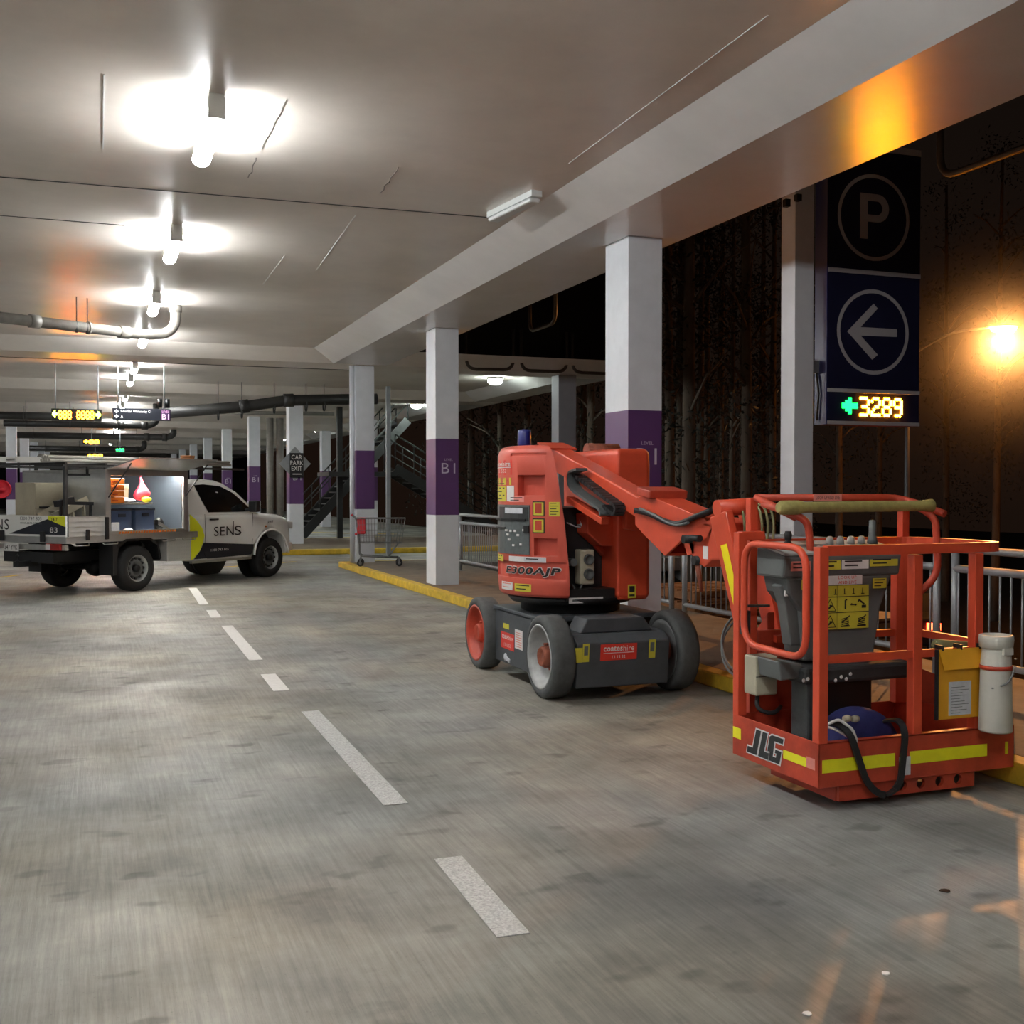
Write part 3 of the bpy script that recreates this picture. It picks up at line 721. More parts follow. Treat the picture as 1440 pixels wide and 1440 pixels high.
mb = MB(); mb.box(5.5, 10.9, 21.62, 21.72, SOF+.12, 6.4); struct('trim_30', mb, 'signblack')
# trees
def tree_proto(kind, label):
    t = thing('tree', label, 'tree', (0, 0, 0))
    H = 15; mb = MB(); ln = (R.uniform(-.3, .3), R.uniform(-.2, .2))
    pts = [(ln[0]*(z/H)**1.5, ln[1]*(z/H)**1.5, z) for z in [0, 1.5, 3, 5, 7, 9, 11, 13, 15]]
    mb.tube(pts, .20, 10, r2=.05)
    for k in range(14):
        z = R.uniform(5.0, 13.5); a = R.uniform(0, 2*PI); l = R.uniform(.7, 2.3)
        mb.tube([(0, 0, z), (math.cos(a)*l*.5, math.sin(a)*l*.5, z+.35*l), (math.cos(a)*l, math.sin(a)*l, z+.5*l)], .045, 5, r2=.012)
    obj('trunk', mb, 'bark', t)
    mb = MB(); vs = []; fs = []
    for c in range(46):
        z = R.uniform(3.2, 15.5); a = R.uniform(0, 2*PI); r = R.uniform(.1, 1.5)*(1 if z < 12 else .6)
        cx, cy = r*math.cos(a), r*math.sin(a); s = R.uniform(.3, .8)
        for q in range(34):
            p = Vector((cx+R.gauss(0, s*.6), cy+R.gauss(0, s*.6), z+R.gauss(0, s*.5)))
            d = Vector((R.uniform(-1, 1), R.uniform(-1, 1), R.uniform(-1, .3))).normalized()*R.uniform(.10, .22); e = Vector((R.uniform(-1, 1), R.uniform(-1, 1), R.uniform(-1, 1))).normalized()*.035
            o_ = len(vs); vs += [p, p+d*.5+e, p+d, p+d*.5-e]; fs.append((o_, o_+1, o_+2, o_+3))
    mb.add(vs, fs); obj('foliage', mb, 'leaf', t)
    return t
def copy_tree(o, parent=None):
    c = o.copy(); COL.objects.link(c); c.parent = parent
    for ch in list(o.children): copy_tree(ch, c)
    return c
protos = [tree_proto(0, ''), tree_proto(1, ''), tree_proto(2, '')]
spots = [(943, 28, 1.0), (955, 29, .95), (968, 25, 1.25), (982, 29, .8), (993, 31, .7), (1013, 33, .55), (1043, 35, .6), (1050, 25, 1.0), (1085, 31, .8), (1028, 27, .55),
         (663, 45, 1.2), (684, 52, 1.2), (705, 36, .8), (830, 30, .9), (740, 38, 1.0), (906, 34, .9), (820, 42, 1.1), (1180, 34, .8), (1235, 40, .9), (1330, 42, 1.0), (1400, 36, .9), (1010, 44, 1.3), (1070, 46, 1.3), (950, 46, 1.2), (620, 44, 1.1)]
tl = ['pale slender trunk just right of the purple column', 'thin pale trunk second from the purple column', 'thickest tallest pale trunk right of the purple column', 'thin trunk right of the tallest trunk', 'faint trunk fourth in the tree line', 'faint thin trunk in the middle of the tree line', 'leaning thin trunk left of the sign post', 'brown trunk above the jib knuckle', 'dim trunk close to the white sign post', 'forked dead stem among the trunks',
      'dim tree behind the fence left of the lift beacon', 'dark tree behind the kerb column', 'dark tree left of the blue beacon', 'dark tree behind the boom pivot', 'tree behind the blue beacon', 'tree mostly hidden by the purple column', 'far tree between the grey and purple columns', 'dark tree below the parking sign', 'dark tree behind the street lamp pole', 'dark tree right of the street lamp pole', 'dark tree under the glowing street lamp', 'tall dark tree at the back of the tree line', 'tall back tree left of the sign post', 'tall back tree above the boom', 'tall dark tree right of the kerb column']
for i, (px, d, s) in enumerate(spots):
    pr = protos[i % 3]; used = i < 3; o = pr if used else copy_tree(pr)
    p = onD(px, 760, d); o.location = (p.x, p.y, -2.7); o.rotation_euler = (0, 0, R.uniform(0, 6)); o.scale = (s*.85, s*.85, .75+.3*s)
    o['label'] = tl[i]; o['category'] = 'tree'; o['group'] = 'trees in the dark beyond the fence'
# parked car on the lower road, only its tail lamps glow
p = onD(1300, 880, 24); p.x -= .61; p.y += .23; gz = p.z-.85
t = thing('parked_car', 'dark car with glowing red tail lamps below the fence', 'car', (p.x+1.6, p.y+2.0, gz-.0), .5)
prof = [(-2.1, .35), (-2.15, .7), (-2.0, .95), (-1.5, 1.05), (-.9, 1.42), (.5, 1.45), (1.2, 1.0), (2.0, .88), (2.2, .6), (2.15, .3)]
mb = MB(); mb.prism([(x, -.85, z) for x, z in prof], (0, 1.7, 0)); bo = obj('body', mb, 'carpaint', t, bevel=.08, seg=3)
for sx in (-1.35, 1.4):
    for sy in (-.82, .66):
        mb = MB(); mb.lathe([(.3, 0), (.32, .03), (.32, .16), (.3, .18)], (sx, sy, .32), 'y', 20); obj('wheel', mb, 'utetyre', t)
t.rotation_euler = (0, 0, math.atan2(.9, .6)); INV[t.name] = (Matrix.Translation(t.location) @ t.rotation_euler.to_matrix().to_4x4()).inverted()
for y0 in (-.78, .50):
    mb = MB(); mb.box(-2.19, -2.10, y0, y0+.28, .74, .88); obj('tail_lamp', mb, 'taillight', t)
# ================================================================ BOOM LIFT
LC = Vector((3.75, 8.6, 0)); TR = .61
L = thing('boom_lift', 'orange knuckle boom lift on grey wheels parked under the edge beam', 'boom lift', tuple(LC))
def Lp(name, mb, m, parent=None, **k): return obj(name, mb, m, parent or L, True, **k)
def part_with(name, mb, m, parent=None, **k): return Lp(name, mb, m, parent, **k)
# chassis
mb = MB(); mb.box(3.42, 4.16, 7.75, 9.55, .14, .50)
ch = Lp('chassis', mb, 'chassis', bevel=.012)
mb = MB(); mb.prism([(3.36, 7.60, .10), (3.36, 7.57, .44), (3.36, 7.66, .50), (3.36, 7.78, .50), (3.36, 7.78, .10)], (.78, 0, 0)); fe = Lp('front_cover', mb, 'chassis', bevel=.01)
mb = MB(); mb.prism([(3.44, 7.70, .50), (3.50, 7.70, .61), (3.98, 7.70, .61), (4.06, 7.70, .50)], (0, .25, 0)); Lp('top_cover', mb, 'chassis', bevel=.01)
mb = MB(); mb.box(3.25, 3.44, 8.22, 9.08, .12, .575); sb = Lp('side_box', mb, 'chassis', bevel=.01)
mb = MB(); mb.box(4.14, 4.33, 8.22, 9.08, .12, .575); Lp('side_box', mb, 'chassis', bevel=.01)
mb = MB(); mb.box(3.25, 4.33, 8.1, 9.15, .55, .59); Lp('deck_plate', mb, 'chassis', bevel=.006)
mb = MB(); mb.cyl((3.20, 7.85, .318), (4.37, 7.85, .318), .05); Lp('front_axle', mb, 'black')
mb = MB(); mb.cyl((3.20, 9.38, .318), (4.37, 9.38, .318), .05); Lp('rear_axle', mb, 'black')
def liftwheel(x0, x1, y, outl, rim, hubm='rust'):
    """outl: -1 when outer face is the -X face"""
    r = .318; xo, xi = (x0, x1) if outl < 0 else (x1, x0); s = 1 if outl < 0 else -1; w = abs(x1-x0)
    P = lambda t: s*t
    mb = MB(); mb.lathe([(.245, P(0)), (r-.03, P(0)), (r-.008, P(.012)), (r, P(.035)), (r, P(w-.035)), (r-.008, P(w-.012)), (r-.03, P(w)), (.245, P(w))], (xo, y, r), 'x', 48, closed=True)
    for k in range(40):      # shallow tread notches
        a = 2*PI*k/40
    t = Lp('wheel', mb, 'rubber')
    mb = MB(); mb.lathe([(.245, P(w)), (.25, P(0)), (.235, P(-.004)), (.22, P(.02)), (.205, P(.07)), (.16, P(.10)), (.09, P(.11)), (.085, P(.115)), (.085, P(.14)), (.15, P(.14)), (.20, P(w-.02))], (xo, y, r), 'x', 40, closed=True)
    obj('rim', mb, rim, t, True)
    mb = MB(); mb.lathe([(.085, P(.13)), (.08, P(.03)), (.07, P(.01)), (.05, P(.03)), (.001, P(.025))], (xo, y, r), 'x', 20)
    mb.lathe([(.085, P(.13)), (.08, P(w+.01)), (.001, P(w+.02))], (xo, y, r), 'x', 20)
    for k in range(6):
        a = 2*PI*k/6; q = Vector((xo+P(.06), y+.10*math.cos(a), r+.10*math.sin(a))); mb.cyl(q, q+Vector((P(.06), 0, 0)), .012, 6)
    obj('hub', mb, hubm, t, True); return t
liftwheel(3.165, 3.345, 7.85, -1, 'rimgrey'); liftwheel(3.165, 3.345, 9.38, -1, 'orange_dirty', 'orange_dirty')
liftwheel(4.22, 4.40, 7.85, 1, 'rimdust'); liftwheel(4.22, 4.40, 9.38, 1, 'rimdust')
# turret base
mb = MB(); mb.lathe([(.36, .57), (.42, .60), (.42, .66), (.50, .67), (.54, .72)], (LC.x, LC.y, 0), 'z', 36); Lp('slew_ring', mb, 'black')
# hoods
def arc_hood(cutf, side, z0, z1, rtop=.08, n=26):
    zs = [z0, z0+.02, z0+.10, z0+.22, z0+.225, (z0+z1)/2, z1-.25, z1-rtop, z1-rtop*.5, z1-rtop*.15, z1]
    ins = [.03, .01, 0, 0, -.0, 0, .0, .0, .012, .035, .075]
    rings = []
    for z, i_ in zip(zs, ins):
        rr = TR-i_; xc = cutf(z)
        ca = math.acos(max(-1, min(1, (xc-LC.x)/rr)))
        if side < 0: a0, a1 = ca, 2*PI-ca      # from rear (+y) round the left to the front
        else: a0, a1 = -ca, ca
        rings.append([Vector((LC.x+rr*math.cos(a0+(a1-a0)*k/n), LC.y+rr*math.sin(a0+(a1-a0)*k/n), z)) for k in range(n+1)])
    return rings
cut = lambda z: 3.505-.13*max(0, (z-.8)/1.15)**1.6
HZ0 = .735; HZ1 = 1.955
mb = MB(); mb.loft(arc_hood(cut, -1, HZ0, HZ1))
def hoodpt(px, py): return cyl_hit(px, py, LC.x, LC.y, TR)
def ang(p): return math.atan2(p.y-LC.y, p.x-LC.x) % (2*PI)
def surfC(u, v, off=0): return Vector((LC.x+(TR+off)*math.cos(u), LC.y+(TR+off)*math.sin(u), v))
def recC(x0, y0, x1, y1):
    return ang(hoodpt(x0, (y0+y1)/2)), ang(hoodpt(x1, (y0+y1)/2)), hoodpt((x0+x1)/2, y1).z, hoodpt((x0+x1)/2, y0).z
ct = MB()
def cutbox(x0, y0, x1, y1, d, bot=0):
    u0, u1, v0, v1 = recC(x0, y0, x1, y1); n = 6; a = [surfC(u0+(u1-u0)*i/n, v0, .05) for i in range(n+1)]+[surfC(u0+(u1-u0)*(n-i)/n, v0, -d) for i in range(n+1)]
    k = len(a); b = [Vector((p.x, p.y, v1)) for p in a]
    ct.add(a+b, [list(range(k))[::-1], [k+i for i in range(k)]]+[(i, (i+1) % k, k+(i+1) % k, k+i) for i in range(k)])
cutbox(728, 668, 766, 697, .07); cutbox(751, 757, 784, 782, .05); cutbox(696, 790, 796, 814, .018); cutbox(718, 637, 768, 641, .012)
hood = Lp('control_hood', mb, 'hood', cut=ct, bevel=.008)
mb = MB(); mb.patch(surfC, *recC(701, 710, 745, 779), n=5, th=.006); cp = obj('control_panel', mb, 'cablegrey', hood, True)
mb = MB(); mb.patch(lambda u, v, o: surfC(u, v, o+.006), *recC(704, 713, 743, 731), n=4, th=.004); obj('display_bezel', mb, 'consoledark', hood, True)
mb = MB(); mb.patch(lambda u, v, o: surfC(u, v, o+.011), *recC(712, 714, 736, 722), n=3, th=.002); obj('display', mb, 'paper', hood, True)
mb = MB()
for x_, y_ in ((712, 744), (718, 745), (724, 745), (714, 750), (716, 757), (722, 765), (732, 764), (736, 744), (728, 751)):
    u0, u1, v0, v1 = recC(x_, y_, x_+3, y_+3); mb = MB(); mb.patch(lambda u, v, o: surfC(u, v, o+.006), u0, u1, v0, v1, th=.008); obj('button', mb, 'stickerwhite', hood, True)
mb = MB()
for (a_, b_, c_, d_) in ((701, 729, 740, 732), (701, 741, 712, 743), (738, 739, 745, 750)):
    u0, u1, v0, v1 = recC(a_, b_, c_, d_); mb.patch(lambda u, v, o: surfC(u, v, o+.006), u0, u1, v0, v1, n=3, th=.012)
obj('switch_strip', mb, 'black', hood, True)
def sticker(rc, m, name='sticker', par=None, n=3, lines=0, th=.002, txt=None, ink='ink'):
    mb = MB(); mb.patch(surfC, *recC(*rc), n=n, th=th); o_ = obj(name, mb, m, par or hood, True)
    u0, u1, v0, v1 = recC(*rc)
    if lines:
        mb = MB()
        for i in range(lines):
            v = v0+(v1-v0)*(i+.6)/(lines+.2); mb.patch(lambda u, v, o: surfC(u, v, o+th), u0+(u1-u0)*.12, u0+(u1-u0)*(.7+.2*(i % 2)), v, v+(v1-v0)*.25/lines, n=2, th=.001)
        obj('fine_print', mb, ink, par or hood, True)
sticker((697, 647, 720, 668), 'stickerred', 'hire_sticker')
mb = MB(); fC = lambda u, v, o: surfC(u, v, o)
u0, u1, v0, v1 = recC(698, 649, 718, 656); put_text(mb, 'coateshire', fC, u0, u1, v0, v1, .004, bold=.01)
u0, u1, v0, v1 = recC(698, 657, 718, 658); mb.patch(fC, u0, u1, v0, v1, n=3, th=.004)
u0, u1, v0, v1 = recC(702, 660, 712, 665); put_text(mb, '13 15 52', fC, u0, u1, v0, v1, .004)
obj('lettering', mb, 'stickerwhite', hood, True)
sticker((697, 672, 719, 682), 'yellowsign', lines=3); sticker((700, 684, 712, 705), 'yellowsign', lines=4); sticker((713, 683, 723, 705), 'stickerwhite', lines=0)
sticker((716, 698, 737, 706), 'stickerpink', lines=2); sticker((698, 715, 701, 765), 'stickerpink', n=1); sticker((772, 706, 787, 726), 'yellowsign', lines=5)
sticker((697, 779, 708, 788), 'yellowsign', lines=2)
for y_ in (705, 729):
    sticker((749, y_, 766, y_+21), 'black', 'label_border'); u0, u1, v0, v1 = recC(750.5, y_+1.5, 764.5, y_+19.5)
    mb = MB(); mb.patch(lambda u, v, o: surfC(u, v, o+.002), u0, u1, v0, v1, n=2, th=.001); obj('warning_label', mb, 'yellowsign', hood, True)
    u0, u1, v0, v1 = recC(753, y_+3, 762, y_+17); mb = MB(); mb.patch(lambda u, v, o: surfC(u, v, o+.004), u0, u1, v0, v1, n=2, th=.001); obj('label_center', mb, 'orange_dirty', hood, True)
sticker((716, 783, 768, 790.5), 'stickerwhite', n=5); sticker((737, 784, 767, 790), 'paper', n=3, lines=1, th=.004)
sticker((706, 818, 721, 829), 'stickerwhite', lines=2, ink='stickerpink'); sticker((724, 821, 747, 832), 'yellowsign', lines=2)
fR = lambda u, v, o: surfC(u, v, o-.018)
u0, u1, v0, v1 = recC(712, 797, 790, 812)
mb = MB(); put_text(mb, 'E300AJP', fR, u0, u1, v0, v1, .0205, bold=.05, shear=.15); obj('model_outline', mb, 'stickerwhite', hood, True)
mb = MB(); put_text(mb, 'E300AJP', fR, u0+.01, u1-.01, v0+.006, v1-.006, .0225, bold=.028, shear=.15); obj('model_lettering', mb, 'ink', hood, True)
# blue beacon on the hood (capped light)
bp = cyl_hit(737.5, 640, LC.x, LC.y, .42); mb = MB(); zt = EYE.z+(688-604)*bp.length*0
d_ = (bp-EYE).dot(fw); zt = 1.6+(688-604)*d_/F; mb.lathe([(.056, HZ1-.02), (.058, HZ1+.02), (.056, zt-.03), (.052, zt-.005), (.03, zt), (.001, zt)], (bp.x, bp.y, 0), 'z', 24); Lp('beacon', mb, 'bluecap')
# right hood
mb = MB(); xr0, xr1 = 3.93, 4.235
rings = []
for z, i_ in ((.70, .02), (.74, 0), (1.2, 0), (1.80, 0), (1.90, .005), (1.93, .03)):
    poly = [Vector((xr0+i_, 8.06+i_, z)), Vector((xr1-.03-i_, 8.06+i_, z)), Vector((xr1-i_, 8.09+i_, z))]
    for k in range(9):
        a = -.62+1.55*k/8; poly.append(Vector((LC.x+(TR-i_)*math.cos(a), LC.y+(TR-i_)*math.sin(a), z)))
    poly.append(Vector((xr0+i_, LC.y+.57, z))); rings.append(poly)
mb.loft(rings, sm=False); rh = Lp('tower_hood', mb, 'orange', bevel=.02, seg=3)
fY = surfY(8.06)
x0, x1, z0, z1 = rectY(883, 822, 894, 841, 8.06); mb = MB(); mb.patch(fY, x0, x1, z0, z1); obj('warning_label', mb, 'yellowsign', rh, True)
mb = MB(); mb.patch(lambda u, v, o: fY(u, v, o+.002), x0+.012, x1-.012, z0+.05, z1-.012); mb.patch(lambda u, v, o: fY(u, v, o+.002), x0+.012, x1-.012, z0+.015, z0+.03); obj('fine_print', mb, 'ink', rh, True)
# middle machinery
mb = MB(); mb.box(3.50, 3.93, 8.35, 9.1, .72, 1.45); Lp('machinery_bay', mb, 'black', bevel=.01)
mb = MB(); mb.box(3.50, 3.93, 8.1, 8.4, .70, .80); Lp('step_plate', mb, 'black', bevel=.008)
fS = surfY(8.098); x0, x1, z0, z1 = rectY(800, 840, 848, 848, 8.098); mb = MB(); mb.patch(fS, x0, x1, z0, z1); sp = Lp('white_strip', mb, 'stickerwhite')
mb = MB(); mb.patch(lambda u, v, o: fS(u, v, o+.002), x0+.03, x0+.10, z0+.015, z1-.015); mb.patch(lambda u, v, o: fS(u, v, o+.002), x0+.13, x1-.03, z0+.018, z1-.018); obj('fine_print', mb, 'cablegrey', sp, True)
a_, b_, c_, e_ = rectY(816, 773, 836, 822, 8.22); mb = MB(); mb.box(a_, b_, 8.22, 8.34, c_, e_); so = Lp('power_socket_box', mb, 'beige', bevel=.012)
for cz in (.72, .30):
    q = Vector(((a_+b_)/2+.01, 8.22, c_+(e_-c_)*cz)); mb = MB(); mb.lathe([(.045, 0), (.045, -.02), (.034, -.022), (.033, -.005), (.001, -.004)], tuple(q), 'y', 20); obj('socket', mb, 'console', so, True)
mb = MB(); q = onY(807, 791, 8.2); mb.cyl(q, q+Vector((0, .12, 0)), .032, 16); q2 = onY(809, 829, 8.2); mb.tube([q2+Vector((-.03, 0, .04)), q2, q2+Vector((.04, 0, 0)), q2+Vector((.06, 0, .04))], .01, 8); Lp('valve', mb, 'cablegrey')
mb = MB()
for i, (xa, ya, xb, yb) in enumerate(((797, 735, 822, 742), (815, 728, 820, 745), (812, 738, 825, 733))): mb.tube([onY(xa, ya, 8.3), onY((xa+xb)/2, (ya+yb)/2+2, 8.25), onY(xb, yb, 8.3)], .006, 6)
Lp('loose_wire', mb, 'paper')
# tower links and lugs between hood and boom
def pb(name, a, b, w, h, m='orange', upv=(0, 0, 1), **k):
    mb = MB(); mb.bar(a, b, w, h, upv); return Lp(name, mb, m, bevel=.008, **k)
pb('tower_link', onY(838, 762, 8.45), onY(858, 830, 8.45), .10, .16, 'hood', (1, 0, 0))
pb('tower_link', onY(828, 752, 8.4), onY(852, 775, 8.35), .06, .12, 'orange_dirty', (1, 0, 0))
mb = MB(); poly = [onY(x, y, 8.15) for x, y in ((824, 722), (862, 728), (876, 722), (884, 742), (868, 768), (846, 768), (826, 750))]
mb.prism(poly, (0, .22, 0)); Lp('boom_cradle', mb, 'orange', bevel=.012)
mb = MB(); poly = [onY(x, y, 8.0) for x, y in ((880, 716), (898, 722), (895, 747), (880, 744))]; mb.prism(poly, (0, .1, 0)); Lp('boom_lug', mb, 'orange', bevel=.012)
mb = MB(); poly = [onY(x, y, 8.75) for x, y in ((833, 646), (862, 634), (868, 650), (858, 668), (840, 660))]; mb.prism(poly, (0, .2, 0)); Lp('pivot_plate', mb, 'orange', bevel=.012)
mb = MB(); q = onY(845, 635, 8.85); mb.cyl(q+Vector((-.14, 0, 0)), q+Vector((.16, 0, 0)), .07, 20); q = onY(862, 643, 8.5); mb.box(q.x-.02, q.x+.02, 8.48, 8.56, q.z-.07, q.z+.07); Lp('pivot_pin', mb, 'rust')
# upper boom
T0 = Vector((3.735, 8.95, 1.90)); T1 = Vector((3.735, 7.17, 1.47))
mb = MB(); mb.bar(T0, T1, .17, .19, w2=.17, h2=.15)
bo = Lp('upper_boom', mb, 'orange', bevel=.012)
mb = MB(); d_ = (T1-T0).normalized(); mb.bar(T0+Vector((-.02, 0, .10)), T0+d_*.25+Vector((0, 0, .10)), .26, .015); mb.cyl(T0+Vector((-.16, .0, -.02)), T0+Vector((.16, .0, -.02)), .06, 20); obj('pivot_boss', mb, 'orange', bo, True)
# lower tray bar and energy chain on its left side
X_ = 3.60
a_ = onX(802, 702, X_); b_ = onX(851, 733, X_)
mb = MB(); mb.bar(a_, b_, .07, .05); Lp('chain_tray', mb, 'orange', bevel=.006)
mb = MB(); pts = [onX(x, y, X_-.03) for x, y in ((818, 660), (806, 664), (805, 680), (812, 690), (850, 716), (852, 724))]
P2 = roundpath(pts, .05, 4)
for p, q in zip(P2, P2[1:]): mb.bar(p, q, .10, .02)
Lp('chain_guide', mb, 'cablegrey')
c0 = onX(812, 674, X_); c1 = onX(868, 716, X_); mb = MB()
top_ = [c0+(c1-c0)*i/13+Vector((0, 0, .035)) for i in range(14)]; rad = .038
pts = top_+[c1+Vector((0, -rad*math.sin(PI*k/6)*1.0, rad*math.cos(PI*k/6)-.0)) for k in range(1, 6)]+[c1+(c0-c1)*i/13*.45+Vector((0, 0, -.035)) for i in range(0, 8)]
ec = None
for i in range(len(pts)-1): 
    if (pts[i+1]-pts[i]).length > .005: mb.bar(pts[i], pts[i]+(pts[i+1]-pts[i])*.82, .085, .028)
for off in (-.03, 0, .03): mb.tube([p+Vector((off, 0, 0)) for p in pts], .009, 6)
Lp('energy_chain', mb, 'cableblack')
# gooseneck from boom tip to knuckle
G0 = T1+Vector((0, .06, -.02)); GX = 3.735
mb = MB()
for dx in (-.105, .085):
    X0 = GX+dx
    pl = [onX(x, y, X0) for x, y in ((893, 702), (906, 694), (990, 729), (1002, 742), (994, 776), (966, 781), (960, 758), (935, 782), (905, 752), (893, 738))]
    if dx > 0: pl = [Vector((X0, p.y, p.z)) for p in [onX(x, y, GX-.105) for x, y in ((893, 702), (906, 694), (990, 729), (1002, 742), (994, 776), (966, 781), (960, 758), (935, 782), (905, 752), (893, 738))]]
    mb.prism(pl, (.02, 0, 0))
Lp('gooseneck', mb, 'orange', bevel=.004)
yy = lambda x, y: onX(x, y, GX-.105)
A_ = yy(906, 694); B_ = yy(990, 729); mb = MB(); mb.bar(A_+Vector((.105, 0, -.012)), B_+Vector((.105, 0, -.012)), .17, .02); A_ = yy(905, 752); B_ = yy(935, 782); mb.bar(A_+Vector((.105, 0, .01)), B_+Vector((.105, 0, .01)), .17, .02); Lp('gooseneck_web', mb, 'orange')
q = yy(915, 692); mb = MB(); mb.bar(q+Vector((.10, .12, .01)), q+Vector((.10, -.08, -.02)), .30, .06); Lp('boom_end_collar', mb, 'rust' if False else 'orange_dirty', bevel=.01)
q = yy(972, 758); mb = MB(); mb.cyl(q+Vector((-.06, 0, 0)), q+Vector((.27, 0, 0)), .028, 14); q = yy(981, 788); mb.cyl(q+Vector((-.03, 0, 0)), q+Vector((.2, 0, 0)), .03, 14); Lp('pivot_pin', mb, 'black')
# knuckle block
a_ = yy(985, 735); b_ = yy(1033, 785)
mb = MB(); poly = [yy(x, y) for x, y in ((975, 742), (1000, 728), (1030, 735), (1034, 788), (1000, 788), (990, 798), (975, 790), (968, 765))]; mb.prism(poly, (.2, 0, 0)); kb = Lp('jib_rotator', mb, 'orange', bevel=.012)
fK = surfX(GX-.105); u0, u1, v0, v1 = rectX(989, 768, 996, 786, GX-.105); mb = MB(); mb.patch(fK, u0, u1, v0, v1); obj('sticker', mb, 'stickerwhite', kb, True)
mb = MB(); q = yy(985, 757); mb.tube([q+Vector((-.02, .08, 0)), q+Vector((-.02, -.03, 0))], .022, 10); Lp('hose_fitting', mb, 'black')
mb = MB(); q = yy(981, 795); mb.cyl(q, q+Vector((0.03, 0, -.17)), .018, 10, r2=.012); Lp('damper', mb, 'rust')
# jib arms down to the platform
def jibpt(px, py, X): return onX(px, py, X)
JX = 3.50
J0 = jibpt(1014, 722, JX); J1 = onY(1063, 945, 5.56)
mb = MB(); mb.bar(J0, J1, .055, .19, (0, 1, 0), h2=.16)
j1 = Lp('jib_arm', mb, 'orange', bevel=.008)
mb = MB(); mb.bar(J0+Vector((.22, .05, .02)), J1+Vector((.22, .05, .02)), .055, .17, (0, 1, 0)); Lp('jib_arm', mb, 'orange', bevel=.008)
mb = MB(); mb.cyl(J0+Vector((-.03, 0, .03)), J0+Vector((.33, 0, .05)), .05, 18); Lp('jib_head_pin', mb, 'orange')
# reflective stripe on the camera facing side of the jib arm
dj = (J1-J0).normalized(); nj = dj.cross(Vector((1, 0, 0))).normalized()
if nj.y > 0: nj = -nj
side = Vector((-1, 0, 0)); wv = dj.cross(side).normalized()
fJ = lambda u, v, o=0: J0+dj*u+Vector((0, 1, 0)).cross(dj).cross(dj).normalized()*0+wv*v+side*(.0275+o)
Lj = (J1-J0).length
mb = MB(); mb.patch(fJ, Lj*.20, Lj*.72, -.035, .035, th=.003); mb.patch(fJ, Lj*.80, Lj*.93, -.03, .03, th=.003); obj('reflective_stripe', mb, 'reflectbright', j1, True)
# hoses from boom tip to knuckle and coil over the jib head
mb = MB()
for i, dx in enumerate((-.02, .005, .03)):
    pts = [onX(x, y+i*1.5, GX-.12+dx) for x, y in ((894, 717), (915, 722), (935, 733), (955, 737), (975, 727), (1000, 717))]; mb.tube(roundpath(pts, .2, 4), .016, 8)
Lp('hose_bundle', mb, 'cableblack')
mb = MB(); pts = [onX(x, y, GX-.15) for x, y in ((900, 715), (920, 724), (940, 736), (955, 739), (968, 735))]; mb.tube(roundpath(pts, .2, 4), .010, 8); Lp('grey_hose', mb, 'cablegrey')
mb = MB()
for i in range(6):
    X0 = JX+.10+.03*i; a = onX(1022+i*2, 716, JX+.08); pts = [Vector((X0, a.y+.03, a.z-.03)), Vector((X0, a.y-.02, a.z+.035)), Vector((X0+.02, a.y-.10, a.z+.02)), Vector((X0+.03, a.y-.13, a.z-.10)), Vector((X0+.01, a.y-.12, a.z-.26))]
    mb.tube(roundpath(pts, .06, 4), .008, 6)
Lp('coiled_cable', mb, 'cablegreen')
mb = MB()
for i in range(2):
    pts = [(3.70+.03*i, 5.75, .95), (3.60, 5.95, .72-.04*i), (3.58, 5.85, .52-.04*i), (3.72, 5.60, .42)]; mb.tube(roundpath(pts, .12, 5), .008, 6)
Lp('drooping_cable', mb, 'cablegrey')
# ---------------- platform (basket): X 3.33..4.56, Y 4.57..5.34
BX0, BX1, BY0, BY1, BZ = 3.33, 4.57, 4.57, 5.36, .12
mb = MB(); mb.box(BX0+.01, BX1-.01, BY0+.01, BY1-.01, BZ+.02, BZ+.05); Lp('platform_floor', mb, 'orange_dirty')
mb = MB(); mb.box(BX0, BX1, BY0, BY0+.008, BZ, .345); mb.box(BX0, BX1, BY1-.008, BY1, BZ, .345); mb.box(BX0, BX0+.008, BY0, BY1, BZ, .345); mb.box(BX1-.008, BX1, BY0, BY1, BZ, .345)
mb.box(BX0, BX1, BY0, BY0+.04, .335, .345); tb = Lp('toe_board', mb, 'orange_dirty', bevel=.003)
fF = surfY(BY0); fL = surfX(BX0)
for rc in ((1156, 1072, 1266, 1091, 0), (1279, 1062, 1397, 1080, 1), (1413, 1054, 1427, 1070, 2)):
    x0, _, z0, z1 = rectY(rc[0], rc[1], rc[0]+2, rc[3], BY0); x1 = rectY(rc[2]-2, 0, rc[2], 10, BY0)[1]
    mb = MB(); mb.patch(fF, x0, x1, .195, .26, th=.002); obj('reflective_stripe', mb, 'reflectyellow', tb, True)
x0, x1, z0, z1 = rectY(1264, 1064, 1280, 1090, BY0); mb = MB(); mb.patch(fF, x0, x1, z0, z1, th=.003); obj('tag', mb, 'paper', tb, True)
u0, u1, v0, v1 = rectX(1042, 1034, 1054, 1050, BX0); mb = MB(); mb.patch(fL, -BY1+.005, -BY1+.085, .215, .275, th=.002); obj('reflective_stripe', mb, 'reflectyellow', tb, True)
mb = MB(); mb.patch(fL, -BY0-.30, -BY0-.10, .205, .25, th=.002); obj('reflective_stripe', mb, 'reflectyellow', tb, True); mb = MB(); mb.patch(fL, -BY0-.10, -BY0-.03, .205, .26, th=.002); obj('reflective_patch', mb, 'stickerpink', tb, True)
